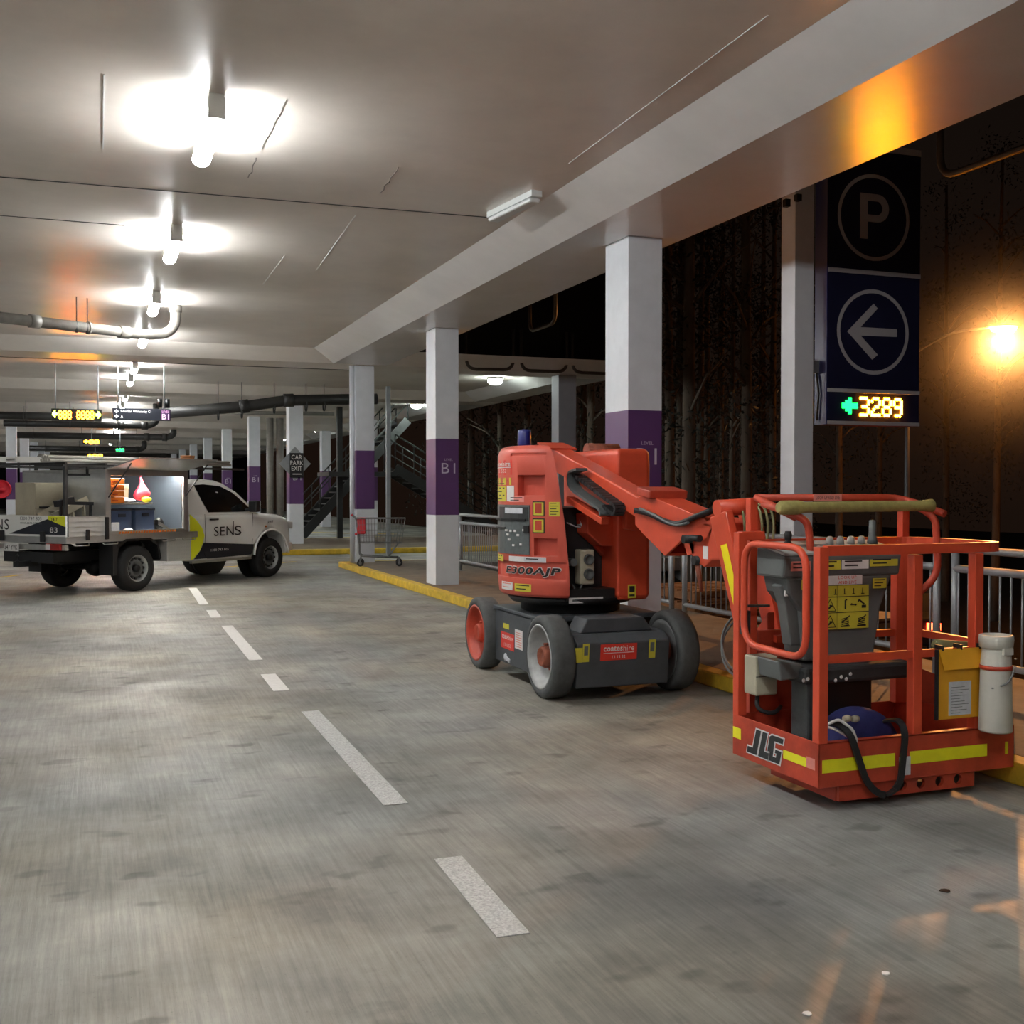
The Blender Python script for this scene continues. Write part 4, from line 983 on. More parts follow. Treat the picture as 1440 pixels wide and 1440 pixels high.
# JLG mark: white outlined heavy letters
def poly2(mb, pts, f, u0, u1, v0, v1, off):
    mb.add([f(u0+(u1-u0)*a, v0+(v1-v0)*b, off) for a, b in pts], [list(range(len(pts)))])
JL = [[(.12, .24), (.16, .24), (.18, 1), (.33, 1), (.31, 0), (.0, 0), (.0, .24)], [(.38, 1), (.53, 1), (.51, .26), (.66, .26), (.66, 0), (.36, 0)],
      [(1.0, 1), (.66, 1), (.60, .92), (.60, .34), (.68, .34), (.70, .0), (1.0, 0), (1.0, .50), (.82, .50), (.82, .36), (.87, .36), (.87, .20), (.78, .20), (.76, .80), (1.0, .80)]]
uu0, uu1 = -BY0-.64, -BY0-.33; vv0, vv1 = .165, .305
def grow(pts, g, gy):
    cx = sum(p[0] for p in pts)/len(pts); out = []
    n = len(pts)
    for i in range(n):
        a = Vector(pts[i-1]); b = Vector(pts[i]); c = Vector(pts[(i+1) % n]); d1 = (b-a).normalized(); d2 = (c-b).normalized(); n1 = Vector((-d1.y, d1.x)); n2 = Vector((-d2.y, d2.x)); m_ = (n1+n2)
        m_ = m_/max(.4, m_.length_squared)*2; out.append((b.x+m_.x*g, b.y+m_.y*gy))
    return out
def area2(p): return sum(p[i-1][0]*p[i][1]-p[i][0]*p[i-1][1] for i in range(len(p)))/2
mb = MB(); mo = MB()
for p in JL:
    if area2(p) > 0: p = p[::-1]
    sk = [(a+.12*b, b) for a, b in p]; poly2(mb, sk, fL, uu0, uu1, vv0, vv1, .0045); poly2(mo, grow(sk, .028, .055), fL, uu0, uu1, vv0, vv1, .003)
obj('logo_outline', mo, 'stickerwhite', tb, True); obj('logo_letter', mb, 'consoledark', tb, True)
# posts
def post(x, y, z0, z1, s=.05, name='post', m='orange'):
    mb = MB(); mb.box(x-s/2, x+s/2, y-s/2, y+s/2, z0, z1); return Lp(name, mb, m, bevel=.004)
ZT = 1.295; ZM = .755
post(BX0+.025, BY0+.025, .34, ZT+.02, .055); post(3.935, BY0+.03, .34, ZT-.03, .055); post(4.33, BY0+.03, .34, ZT-.03, .055)
post(BX0+.025, BY1-.03, .34, 1.36, .055); post(3.46, BY1+.02, .3, 1.55, .05); post(BX1-.14, BY1-.03, .34, 1.30, .055); post(4.47, BY1-.03, .34, 1.50, .05)
mb = MB(); pts = roundpath([(BX0+.05, BY0+.025, ZT), (BX1-.03, BY0+.025, ZT), (BX1-.03, BY1-.03, ZT), (3.5, BY1-.03, ZT)], .18, 8)
for p, q in zip(pts, pts[1:]): mb.bar(p, q+(q-p)*.02, .04, .05)
Lp('top_rail', mb, 'orange')
mb = MB(); pts = roundpath([(BX0+.05, BY0+.025, ZM), (BX1-.03, BY0+.025, ZM), (BX1-.03, BY1-.03, ZM), (3.6, BY1-.03, ZM)], .1, 6)
for p, q in zip(pts, pts[1:]): mb.bar(p, q+(q-p)*.02, .03, .04)
Lp('mid_rail', mb, 'orange')
mb = MB(); mb.bar((BX0+.02, BY1-.03, 1.34), (3.5, BY1-.03, 1.34), .05, .05); Lp('cross_rail', mb, 'orange', bevel=.004)
# gate loop on the left side
g = [onX(x, y, BX0-.0) for x, y in ((1057, 905), (1058, 775), (1066, 763), (1098, 763), (1124, 768), (1140, 800), (1139, 905), (1128, 926), (1110, 922))]
ya, yb = 5.25, 4.68; za, zb = .755, 1.305
mb = MB(); mb.tube(roundpath([(BX0+.0, ya, za), (BX0, ya, zb), (BX0, yb, zb), (BX0, yb, za-.01)], .13, 7, closed=True), .019, 12, closed=True); gt = Lp('gate', mb, 'orange')
mb = MB(); mb.bar((BX0, ya+.03, .955), (BX0+.16, ya+.0, .955), .03, .012); mb.bar((BX0+.02, ya+.02, .93), (BX0+.02, ya+.02, .80), .05, .03); obj('latch', mb, 'cableblack', gt, True)
# raised guard loop at the back
mb = MB(); zt = 1.552; mb.tube(roundpath([(3.50, 5.02, 1.45), (3.44, 5.30, zt), (3.44, 5.30, zt), (4.42, 5.30, zt), (4.50, 5.02, 1.46)], .12, 6), .021, 12); gl = Lp('guard_loop', mb, 'orange_dirty')
mb = MB(); mb.patch(lambda u, v, o: Vector((u, 5.279-o, v)), 3.80, 3.99, zt-.02, zt+.02, th=.004); obj('sticker', mb, 'stickerpink', gl, True)
mb = MB(); put_text(mb, 'LOOK UP AND LIVE', lambda u, v, o: Vector((u, 5.279-o, v)), 3.815, 3.975, zt-.01, zt+.01, .005); obj('lettering', mb, 'ink', gl, True)
mb = MB(); mb.tube(roundpath([(3.52, 5.0, .95), (3.60, 4.98, 1.05), (3.55, 4.98, 1.43), (3.48, 5.02, 1.47), (3.45, 5.25, 1.52)], .08, 6), .02, 10); Lp('guard_bend', mb, 'orange_dirty')
mb = MB(); mb.tube(roundpath([(4.27, 5.02, .98), (4.42, 4.98, 1.12), (4.40, 4.98, 1.43), (4.36, 5.02, 1.48), (4.45, 5.28, 1.52)], .08, 6), .02, 10); Lp('guard_bend', mb, 'orange_dirty')
# padded bar
a_ = onY(1094, 714, 5.0); b_ = onY(1312, 711, 5.0)
mb = MB(); mb.tube([a_, lerp(a_, b_, .02), lerp(a_, b_, .12), lerp(a_, b_, .16), lerp(a_, b_, .9), lerp(a_, b_, .93), lerp(a_, b_, .99), b_], .03, 14)
for i, v in enumerate(mb.v):
    k = i//14
    if k in (1, 2): c = [a_, lerp(a_, b_, .02), lerp(a_, b_, .12)][k]; mb.v[i] = c+(v-c)*1.3
    if k == 0 or k == 7: c = a_ if k == 0 else b_; mb.v[i] = c+(v-c)*.85
    if k == 6: c = lerp(a_, b_, .99); mb.v[i] = c+(v-c)*1.25
Lp('padded_bar', mb, 'padding')
# control console
cx0, cx1 = 3.37, 4.13
mb = MB(); mb.prism([(cx0, 4.95, 1.13), (cx0, 4.93, 1.25), (cx0, 5.19, 1.30), (cx0, 5.20, 1.13)], (cx1-cx0, 0, 0)); con = Lp('control_console', mb, 'console', bevel=.015)
mb = MB(); mb.prism([(cx0+.0, 4.93, 1.25), (cx0+.0, 4.93, 1.265), (cx0, 5.19, 1.315), (cx0, 5.19, 1.30)], (cx1-cx0, 0, 0)); obj('top_plate', mb, 'consoletop', con, True, bevel=.004)
mb = MB()
for i, x in enumerate((3.78, 3.85, 3.92, 3.99)): mb = MB(); mb.lathe([(.022, 0), (.02, .03), (.012, .045), (.001, .047)], (x, 5.10, 1.295), 'z', 12); obj('toggle_knob', mb, 'consoletop', con, True)
for i, x in enumerate((3.62, 3.68, 3.74, 3.80, 3.86, 3.92, 3.98)): mb = MB(); mb.lathe([(.018, 0), (.016, .022), (.001, .03)], (x, 4.98, 1.27), 'z', 10); obj('toggle_knob', mb, 'consoletop', con, True)
def joystick(x, y, z, h, r):
    mb = MB(); mb.lathe([(.05, 0), (.045, .02), (.02, .04), (.014, .05), (.014, h*.5), (r*.8, h*.55), (r, h*.8), (r*.7, h), (.001, h)], (x, y, z), 'z', 16); obj('joystick', mb, 'black', con, True)
joystick(3.475, 5.05, 1.275, .10, .022); mb = MB(); mb.lathe([(.03, 0), (.025, .03), (.02, .05), (.019, .13), (.001, .135)], (4.065, 5.10, 1.295), 'z', 16); obj('joystick', mb, 'cablegrey', con, True)
mb = MB(); mb.box(3.46, 3.74, 5.05, 5.14, 1.285, 1.30, Matrix.Translation((0, 0, .003))); obj('panel_plate', mb, 'consoletop', con, True)
fC_ = surfY(4.935)
def cst(rc, m, ln=0, txt=None, Y=4.938, n_='sticker', ink='ink'):
    f = surfY(Y); x0, x1, z0, z1 = rectY(*rc, Y); mb = MB(); mb.patch(f, x0, x1, z0, z1, th=.003); obj(n_, mb, m, con, True)
    mb = MB()
    for i in range(ln):
        v = z0+(z1-z0)*(i+.7)/(ln+.4); mb.patch(lambda u, v, o: f(u, v, o+.003), x0+(x1-x0)*.1, x0+(x1-x0)*(.6+.3*((i*7) % 3)/2), v, v+(z1-z0)*.3/ln, th=.001)
    if txt:
        k = len(txt)
        for i, s in enumerate(txt):
            a = z1-(z1-z0)*(i+.85)/k; put_text(mb, s, f, x0+(x1-x0)*.28, x1-(x1-x0)*.18, a, a+(z1-z0)*.62/k, .0045, bold=.005)
    if ln or txt: obj('lettering', mb, ink, con, True)
cst((1112, 784, 1140, 803), 'stickerpink', 3); cst((1158, 787, 1182, 801), 'yellowsign', 2); cst((1183.5, 786, 1221, 800), 'stickerwhite', 2); cst((1223, 784, 1262, 796), 'yellowsign', 2)
# body
mb = MB(); rings = []
for z, xa, xb, ya_, yb_ in ((1.135, 3.40, 4.09, 4.96, 5.18), (1.05, 3.42, 4.06, 4.965, 5.18), (.95, 3.50, 4.02, 4.97, 5.17), (.68, 3.53, 3.985, 4.98, 5.16)):
    rings.append([Vector(p) for p in ((xa, ya_, z), (xb, ya_, z), (xb, yb_, z), (xa, yb_, z))])
mb.loft(rings, sm=False); cb = Lp('console_body', mb, 'consoledark', bevel=.015); cb.data.materials[0] = MATS['console']
con_save = con; con = cb
cst((1165, 808, 1212, 822), 'stickerwhite', 0, ['LOOK UP', 'AND LIVE'], 4.955, ink='stickerred'); cst((1227, 813, 1246, 827), 'yellowsign', 3, None, 4.955); cst((1127, 815, 1134, 829), 'yellowsign', 0, None, 4.95)
Yp = 4.955; cst((1157, 823, 1221, 884), 'yellowsign', 0, None, Yp, 'pictogram_board'); f = surfY(Yp); x0, x1, z0, z1 = rectY(1157, 823, 1221, 884, Yp); mb = MB(); W = x1-x0; H = z1-z0
def ln_(a, b, w=.004):
    A = Vector((x0+W*a[0], Yp-.0045, z0+H*a[1])); B = Vector((x0+W*b[0], Yp-.0045, z0+H*b[1])); d = (B-A).normalized(); nn = Vector((-d.z, 0, d.x))*w/2
    mb.add([A-nn, B-nn, B+nn, A+nn], [(0, 1, 2, 3)])
ln_((0, .74), (1, .74)); ln_((0, .38), (1, .38)); ln_((.30, 0), (.30, 1), .002)
for cy in (.05, .42):
    ln_((.03, cy), (.27, cy)); ln_((.27, cy), (.15, cy+.27)); ln_((.15, cy+.27), (.03, cy)); ln_((.10, cy+.05), (.20, cy+.13), .010); ln_((.14, cy+.14), (.17, cy+.10), .008)
ln_((.48, .45), (.48, .66), .010); ln_((.48, .66), (.52, .67), .008); ln_((.60, .55), (.72, .55), .006); ln_((.59, .55), (.63, .58), .005); ln_((.73, .55), (.69, .52), .005); ln_((.78, .66), (.90, .55), .010); ln_((.84, .50), (.94, .50), .016); ln_((.78, .66), (.76, .60), .008)
for cx_ in (.40, .76):
    for k in range(5): ln_((cx_, .06+.04*k), (cx_+.16, .09+.045*k), .005)
    ln_((cx_-.02, .06), (cx_+.18, .06), .008); ln_((cx_, .14), (cx_+.18, .30), .006)
for k in range(5): ln_((.06+.2*k, .80), (.06+.2*k, .93), .005); ln_((.03+.2*k, .80), (.10+.2*k, .80), .004)
obj('pictogram', mb, 'ink', cb, True); con = con_save
# left arm bracket
mb = MB(); mb.prism([onY(x, y, 5.0) for x, y in ((1096, 824), (1112, 818), (1124, 845), (1126, 908), (1112, 908), (1104, 850))], (0, .08, 0)); Lp('foot_bracket', mb, 'console', bevel=.008)
mb = MB(); q = onY(1106, 833, 4.99); mb.box(q.x-.012, q.x+.012, 4.985, 4.995, q.z-.02, q.z+.01); Lp('reflector', mb, 'stickerwhite')
# black tool tray
mb = MB(); mb.box(3.46, 4.16, 4.86, 5.18, .575, .665); tt = Lp('tool_tray', mb, 'consoledark', bevel=.02)
mb = MB(); mb.prism([onY(x, y, 4.92) for x, y in ((1094, 930), (1128, 934), (1136, 952), (1098, 958))], (0, .2, 0)); Lp('tray_bracket', mb, 'console', bevel=.01)
mb = MB()
for (x, y) in ((1130, 957), (1136, 955), (1175, 957), (1183, 952), (1190, 955), (1196, 948)):
    q = onY(x, y, 4.857); mb.lathe([(.011, 0), (.009, -.001), (.001, -.0015)], tuple(q), 'y', 7)
obj('paint_mark', mb, 'stickerwhite', tt, True)
mb = MB(); mb.box(3.53, 3.60, 4.95, 5.1, .18, .575); Lp('strut', mb, 'cablegrey', bevel=.015); mb = MB(); mb.box(3.60, 3.98, 4.98, 5.16, .172, .575); Lp('lower_box', mb, 'black', bevel=.02)
# beige outlet box on the left
mb = MB(); a_, b_, c_, e_ = rectY(1063, 923, 1094, 978, 5.14); mb.box(a_, b_, 5.14, 5.26, c_, e_); ob = Lp('outlet_box', mb, 'beige', bevel=.01)
mb = MB(); q = onY(1084, 941, 5.14); mb.lathe([(.036, 0), (.036, -.012), (.028, -.013), (.027, -.003), (.001, -.003)], tuple(q), 'y', 20); obj('socket', mb, 'console', ob, True)
mb = MB(); mb.box(a_, b_, 5.138, 5.14, (c_+e_)/2-.004, (c_+e_)/2); obj('lid_seam', mb, 'ink', ob, True)
mb = MB(); mb.tube(roundpath([(a_+.05, 5.2, c_), (a_+.03, 5.18, c_-.08), (a_+.12, 5.15, c_-.11), (a_+.2, 5.2, c_-.08)], .05, 5), .012, 8); Lp('power_lead', mb, 'cableblack')
# back structure of the basket: mounting plates
mb = MB(); mb.prism([(3.58, 5.40, .2), (3.58, 5.40, .9), (3.58, 5.55, .75), (3.58, 5.55, .35)], (.05, 0, 0)); mb.prism([(3.92, 5.40, .2), (3.92, 5.40, .9), (3.92, 5.55, .75), (3.92, 5.55, .35)], (.05, 0, 0)); mb.box(3.5, 4.05, 5.37, 5.41, .15, .8); Lp('mounting_plate', mb, 'orange_dirty', bevel=.006)
mb = MB(); mb.prism([onY(x, y, 5.345) for x, y in ((1270, 930), (1345, 960), (1352, 1020), (1250, 1040))], (0, .01, 0)); Lp('side_plate', mb, 'orange_dirty')
# under bracket with holes
mb = MB(); ya = 4.60; xa = onY(1180, 1120, ya).x; xb = onY(1370, 1100, ya).x
mb.box(xa, xb, ya, ya+.02, .035, .122); mbb = MB(); mbb.box(xa, xa+.09, ya+.03, ya+.6, .03, .12); Lp('under_rail', mbb, 'orange_dirty')
ct = MB()
for px_ in (1269, 1295, 1321, 1347): q = onY(px_, 1110, ya); ct.cyl((q.x, ya-.05, .08), (q.x, ya+.07, .08), .027, 16)
Lp('under_bracket', mb, 'orange_dirty', cut=ct)
# signs on the chassis
def chs(f, u0, u1, v0, v1, m, par, nm='sticker'): mb = MB(); mb.patch(f, u0, u1, v0, v1, th=.003); return obj(nm, mb, m, par, True)
fFc = lambda u, v, o=0: Vector((u, 7.60-.03*(v-.10)/.34-o-.001, v))
x0, x1, z0, z1 = rectY(844, 905, 895, 928, 7.58); chs(fFc, x0, x1, z0, z1, 'stickerred', fe, 'hire_sign')
W = x1-x0; H = z1-z0; mb = MB(); put_text(mb, 'coates', fFc, x0+.08*W, x0+.60*W, z0+.56*H, z0+.88*H, .004, bold=.02); put_text(mb, 'hire', fFc, x0+.62*W, x0+.92*W, z0+.56*H, z0+.90*H, .004)
mb.patch(fFc, x0+.08*W, x0+.92*W, z0+.44*H, z0+.47*H, th=.004); put_text(mb, '13 15 52', fFc, x0+.32*W, x0+.68*W, z0+.10*H, z0+.30*H, .004, bold=.01); obj('hire_lettering', mb, 'stickerwhite', fe, True)
for rc in ((819, 905, 828, 931), (912, 899, 921, 925)):
    x0, x1, z0, z1 = rectY(*rc, 7.58); chs(fFc, x0, x1, z0, z1, 'yellowsign', fe); mb = MB(); mb.patch(lambda u, v, o: fFc(u, v, o+.003), x0+.01, x1-.01, z0+.05, z1-.02, th=.001); obj('fine_print', mb, 'cablegrey', fe, True)
x0, x1, z0, z1 = rectY(806, 911, 820, 932, 7.58); chs(fFc, x0, x0+(x1-x0)*.9, z0, z1, 'yellowsign', fe)
fB = surfX(3.25)
u0, u1, v0, v1 = rectX(705, 890, 723, 913, 3.25); chs(fB, u0, u1, v0, v1, 'stickerred', sb, 'hire_sign'); mb = MB(); W = u1-u0; H = v1-v0; put_text(mb, 'coates', fB, u0+.1*W, u0+.62*W, v0+.6*H, v0+.88*H, .004, bold=.01); put_text(mb, 'hire', fB, u0+.64*W, u0+.92*W, v0+.6*H, v0+.88*H, .004); put_text(mb, '13 15 52', fB, u0+.25*W, u0+.75*W, v0+.15*H, v0+.35*H, .004); obj('hire_lettering', mb, 'stickerwhite', sb, True)
u0, u1, v0, v1 = rectX(724.5, 886, 735, 913, 3.25); chs(fB, u0, u1, v0, v1, 'stickerwhite', sb); mb = MB()
for i in range(7): mb.patch(lambda u, v, o: fB(u, v, o+.003), u0+.02, u1-.02, v0+(v1-v0)*(.1+.12*i), v0+(v1-v0)*(.14+.12*i), th=.001)
obj('fine_print', mb, 'stickerpink', sb, True)
u0, u1, v0, v1 = rectX(708, 877, 716, 884, 3.25); chs(fB, u0, u1, v0, v1, 'yellowsign', sb)
u0, u1, v0, v1 = rectX(707, 917, 720, 933, 3.25); mb = MB(); c = Vector(((u0+u1)/2, (v0+v1)/2)); mb.lathe([(.035, 0), (.033, -.006), (.001, -.008)], (3.25, -c.x+.04, c.y), 'x', 18); mb.bar((3.245, -c.x+.03, c.y), (3.245, -c.x-.07, c.y-.02), .01, .03); obj('latch', mb, 'paper', sb, True)
# ================================================================ things in the basket
BF = BZ+.05
t = thing('harness_bag', 'crumpled navy blue bag on the basket floor with black strap', 'bag', (3.87, 4.82, BF))
mb = MB(); rings = []
for i, (s, hz) in enumerate(((0, .04), (.12, .16), (.3, .26), (.5, .30), (.72, .27), (.88, .20), (1, .04))):
    x = 3.47+.52*s; rg = []
    for k in range(14):
        a = 2*PI*k/14; rg.append(Vector((x+R.uniform(-.012, .012), 4.80+.14*math.copysign(abs(math.cos(a))**.6, math.cos(a))*(.5+.5*math.sin(PI*min(1, s*1.0+.02))), BF+hz/2+hz/2*math.copysign(abs(math.sin(a))**.7, math.sin(a))+(R.uniform(-.02, .012) if math.sin(a) > 0 else 0)+.002)))
    rings.append(rg)
mb.loft(rings); obj('bag_body', mb, 'bluebag', t, True, subsurf=2)
mb = MB(); mb.bar((3.72, 4.66, .345), (3.80, 4.65, .40), .03, .02)
pts = roundpath([(3.44, 4.72, .42), (3.48, 4.60, .42), (3.50, 4.545, .38), (3.60, 4.54, .12), (3.70, 4.535, .05), (3.80, 4.54, .10), (3.84, 4.55, .36), (3.86, 4.62, .42), (3.80, 4.75, .38)], .06, 6)
mb = MB()
for p, q in zip(pts, pts[1:]): mb.bar(p, q+(q-p)*.05, .012, .034, (1, 0, .3))
obj('strap', mb, 'cableblack', t, True)
mb = MB(); mb.tube(roundpath([(3.43, 4.68, .40), (3.47, 4.60, .45), (3.53, 4.57, .40), (3.56, 4.57, .33), (3.52, 4.58, .36), (3.46, 4.64, .40)], .02, 4, closed=True), .008, 8, closed=True); obj('carabiner', mb, 'stickerwhite', t, True)
mb = MB(); mb.lathe([(.014, -.02), (.02, 0), (.014, .02)], (3.58, 4.68, .43), 'x', 12); mb.lathe([(.014, -.02), (.02, 0), (.014, .02)], (3.63, 4.68, .425), 'x', 12); obj('buckle', mb, 'beige', t, True)
# document pouch
YD = BY0-.012
x0, x1, z0, z1 = rectY(1318, 934, 1383, 1010, YD); zt = ZM+.02
t = thing('document_pouch', 'yellow document pouch with black edges hung on the basket mid rail', 'document holder', ((x0+x1)/2, YD, z0))
mb = MB(); mb.box(x0, x1, YD, YD+.012, z0, zt-.01); obj('pouch', mb, 'docyellow', t, True, bevel=.003)
mb = MB(); mb.prism([(x0+.005, YD-.004, zt), (x1-.005, YD-.004, zt), (x1+.03, YD-.03, z1-.06+.10-.06), (x0+.02, YD-.03, z1-.06+.10-.06)], (0, .004, 0)); fl = obj('flap', mb, 'docyellow', t, True)
mb = MB(); put_text(mb, 'OPERATOR MANUAL', lambda u, v, o: Vector((u, YD-.032, v)), x0+.05, x1-.05, z1-.01, z1+.012); put_text(mb, 'RENTAL DOCUMENTS', lambda u, v, o: Vector((u, YD-.028, v)), x0+.04, x1-.05, z1+.03, z1+.048)
mb = MB()
for xx in (x0, x1): mb = MB(); mb.box(xx-.006, xx+.006, YD-.004, YD+.014, z0, zt); obj('edging', mb, 'cableblack', t, True)
a, b, c, d = rectY(1334, 958, 1365, 1005, YD); mb = MB(); mb.box(a, b, YD-.003, YD, c, d); pp = obj('paper_form', mb, 'paper', t, True); mb = MB()
for i in range(10): mb.box(a+.012, a+(b-a)*(.5+.1*((i*3) % 5)), YD-.004, YD-.003, c+(d-c)*(.06+.085*i), c+(d-c)*(.075+.085*i))
obj('fine_print', mb, 'cablegrey', pp, True)
mb = MB()
for xx in (x0+.03, (x0+x1)/2, x1-.03): mb.box(xx-.006, xx+.006, YD-.006, YD+.05, zt-.03, zt+.02)
obj('cable_tie', mb, 'cableblack', t, True)
# white tube canister hung at the right corner
q = onY(1401, 900, 4.52); t = thing('white_canister', 'tall white plastic canister strapped outside the right basket corner', 'canister', (q.x, 4.66, .345))
xx, yy_ = onY(1402, 900, 4.47).x, 4.475
zc = lambda y: 1.6-(y-688)*5.57/F
mb = MB(); mb.lathe([(.080, .35), (.084, .36), (.075, zc(935)), (.071, zc(922)), (.069, zc(918))], (xx, yy_, 0), 'z', 28); obj('canister_body', mb, 'tubewhite', t, True)
mb = MB(); mb.lathe([(.069, zc(918)), (.082, zc(916)), (.086, zc(905)), (.084, zc(899)), (.073, zc(898)), (.071, zc(905))], (xx, yy_, 0), 'z', 28); mb.box(xx-.03, xx+.03, yy_-.086, yy_-.07, zc(925), zc(915)); obj('screw_cap', mb, 'tubewhite', t, True)
mb = MB(); mb.lathe([(.076, zc(948)), (.080, zc(948)), (.080, zc(942)), (.076, zc(942))], (xx, yy_, 0), 'z', 28, closed=True); mb.box(xx-.03, xx+.03, yy_+.073, 4.585, zc(948), zc(942)); obj('strap', mb, 'orange_dirty', t, True)
mb = MB(); pts = [Vector((xx+.03, yy_-.10, zc(930))), Vector((xx+.02, yy_-.10, zc(950))), Vector((xx-.02, yy_-.10, zc(965))), Vector((xx-.08, yy_-.06, zc(972)))]
for p in roundpath(pts, .05, 8): mb.lathe([(.003, -.004), (.008, 0), (.003, .004)], tuple(p), 'z', 6)
obj('chain', mb, 'steel', t, True)
t = thing('green_pouch', 'faded green cloth roll behind the document pouch', 'cloth roll', (4.25, 4.75, .80))
mb = MB(); a = onY(1312, 908, 4.70); b = onY(1372, 912, 4.70); rings = []
for k in range(7):
    c = lerp(a, b, k/6); rings.append([c+Vector((0, math.cos(2*PI*i/10), math.sin(2*PI*i/10)))*(.035+.006*R.random()) for i in range(10)])
mb.loft(rings); obj('roll', mb, 'cablegreen', t, True, subsurf=1)
# ================================================================ UTE
UH = math.atan2(2.06, 2.33)
U = thing('utility_truck', 'white work ute with aluminium tray, open side canopy and yellow door stripe', 'utility truck', (-.005, 19.04, 0), UH)
def Up(name, mb, m, parent=None, **k): return obj(name, mb, m, parent or U, **k)
WB = 3.15
def utewheel(x, y, s):
    r = .36; w = .24
    P = lambda t: s*t                    # s=+1: outer face toward -y
    mb = MB(); prof = [(.20, P(0)), (.27, P(-.012)), (.33, P(-.01)), (.352, P(.02)), (r, P(.05)), (r, P(w-.05)), (.352, P(w-.02)), (.33, P(w)), (.20, P(w))]
    yo = y-s*w/2
    mb.lathe(prof, (x, yo, r), 'y', 40, closed=True); t = Up('wheel', mb, 'utetyre')
    mb = MB(); mb.lathe([(.21, P(-.004)), (.20, P(.0)), (.19, P(.05)), (.172, P(.075)), (.172, P(.09))], (x, yo, r), 'y', 32, cap=False)
    obj('rim', mb, 'rimgrey', t); mb = MB(); mb.lathe([(.172, P(.08)), (.13, P(.03)), (.10, P(.035)), (.07, P(.06)), (.001, P(.06))], (x, yo, r), 'y', 32, cap=False); obj('wheel_disc', mb, 'utedisc', t)
    for k in range(12):
        mb = MB(); a = 2*PI*k/12; q = Vector((x+.153*math.cos(a), yo+P(.012), r+.153*math.sin(a))); mb.cyl(q+Vector((0, P(.02), 0)), q+Vector((0, P(.06), 0)), .020, 8)
        obj('rim_hole', mb, 'black', t)
    mb = MB(); mb.lathe([(.06, P(.06)), (.055, P(.0)), (.03, P(-.005)), (.001, P(-.005))], (x, yo, r), 'y', 20); obj('hub', mb, 'black', t)
for x in (0, WB):
    utewheel(x, -.80, 1); utewheel(x, .80, -1)
# chassis
mb = MB()
for y in (-.42, .42): mb.box(-1.2, 3.6, y-.05, y+.05, .50, .66)
Up('chassis_rail', mb, 'uteblack')
mb = MB(); mb.cyl((0, -.75, .36), (0, .75, .36), .06); mb.lathe([(.001, -.16), (.14, -.1), (.16, 0), (.14, .1), (.001, .16)], (0, 0, .36), 'y', 20); Up('axle', mb, 'uteblack'); mb = MB(); mb.cyl((WB, -.75, .36), (WB, .75, .36), .05); Up('axle', mb, 'uteblack')
mb = MB(); mb.box(.35, 1.3, .2, .75, .42, .72); mb.box(-.9, -.35, -.3, .5, .45, .7); Up('fuel_tank', mb, 'uteblack', bevel=.03)
for y in (-.80, .80):
    mb = MB(); mb.box(-.52, -.44, y-.15, y+.15, .28, .80); Up('mudflap', mb, 'uteblack')
    mb = MB(); pts = [(-.46, .55), (-.42, .74), (-.25, .83), (.25, .83), (.42, .74), (.48, .5)]
    mb.prism([(a, y-.14, b) for a, b in pts]+[(a*.93, y-.14, b-.03) for a, b in pts[::-1]], (0, .28, 0)); Up('mudguard', mb, 'uteblack')
# tow bar, rear lights
mb = MB(); mb.box(-1.28, -1.18, -.55, .55, .50, .66); mb.box(-1.50, -1.15, -.06, .06, .44, .52); mb.lathe([(.025, 0), (.03, .03), (.015, .05), (.015, .09), (.028, .11), (.001, .14)], (-1.47, 0, .50), 'z', 14); Up('tow_bar', mb, 'uteblack', bevel=.01)
mb = MB(); mb.box(-1.36, -1.30, -.90, .90, .70, .78); Up('rear_bar', mb, 'utealu', bevel=.006)
for y in (-.83, .53):
    mb = MB(); mb.box(-1.40, -1.36, y, y+.30, .70, .80); tl_ = Up('tail_lamp', mb, 'lampred', bevel=.006)
    mb = MB(); mb.box(-1.402, -1.36, y+(.2 if y < 0 else 0), y+(.30 if y < 0 else .10), .71, .79); obj('amber_lens', mb, 'stickerwhite', tl_)
mb = MB(); mb.box(-1.42, -1.41, .04, .36, .67, .79); npl = Up('number_plate', mb, 'plate', bevel=.003)
fN = lambda u, v, o=0: Vector((-1.42-o, -u, v)); mb = MB(); put_text(mb, '347 YVK', fN, -.34, -.06, .695, .765, .003, bold=.01); obj('lettering', mb, 'ink', npl)
# tray deck
mb = MB(); mb.box(-1.34, 1.30, -.92, .92, .84, .88); Up('tray_floor', mb, 'utealu', bevel=.004)
mb = MB(); mb.box(-1.36, 1.30, -.935, -.915, .80, .90); mb.box(-1.36, 1.30, .915, .935, .80, .90); mb.box(-1.37, -1.35, -.93, .93, .80, .90); Up('tray_rail', mb, 'utealu', bevel=.004)
for x in (-1.1, -.55, .65, 1.1): mb = MB(); mb.tube([(x-.15, -.925, .79), (x-.13, -.945, .765), (x+.13, -.945, .765), (x+.15, -.925, .79)], .008, 6); Up('rope_rail', mb, 'utealu')
# drop sides
def dropside(x0, x1, y):
    mb = MB(); mb.box(x0, x1, y-.015, y+.015, .90, 1.20); o = Up('drop_side', mb, 'alupanel', bevel=.004)
    mb = MB()
    for z in (.90, .975, 1.05, 1.125): mb.box(x0, x1, y-.022, y+.022, z+.062, z+.072)
    obj('rib', mb, 'utealu', o); return o
dropside(-1.33, -.66, -.93); dropside(-1.33, -.66, .93)
for x in (-1.0, -.64):
    mb = MB(); mb.box(x-.03, x+.03, -.975, -.945, .84, 1.0 if x < -.8 else 1.18); Up('latch', mb, 'uteblack', bevel=.008)
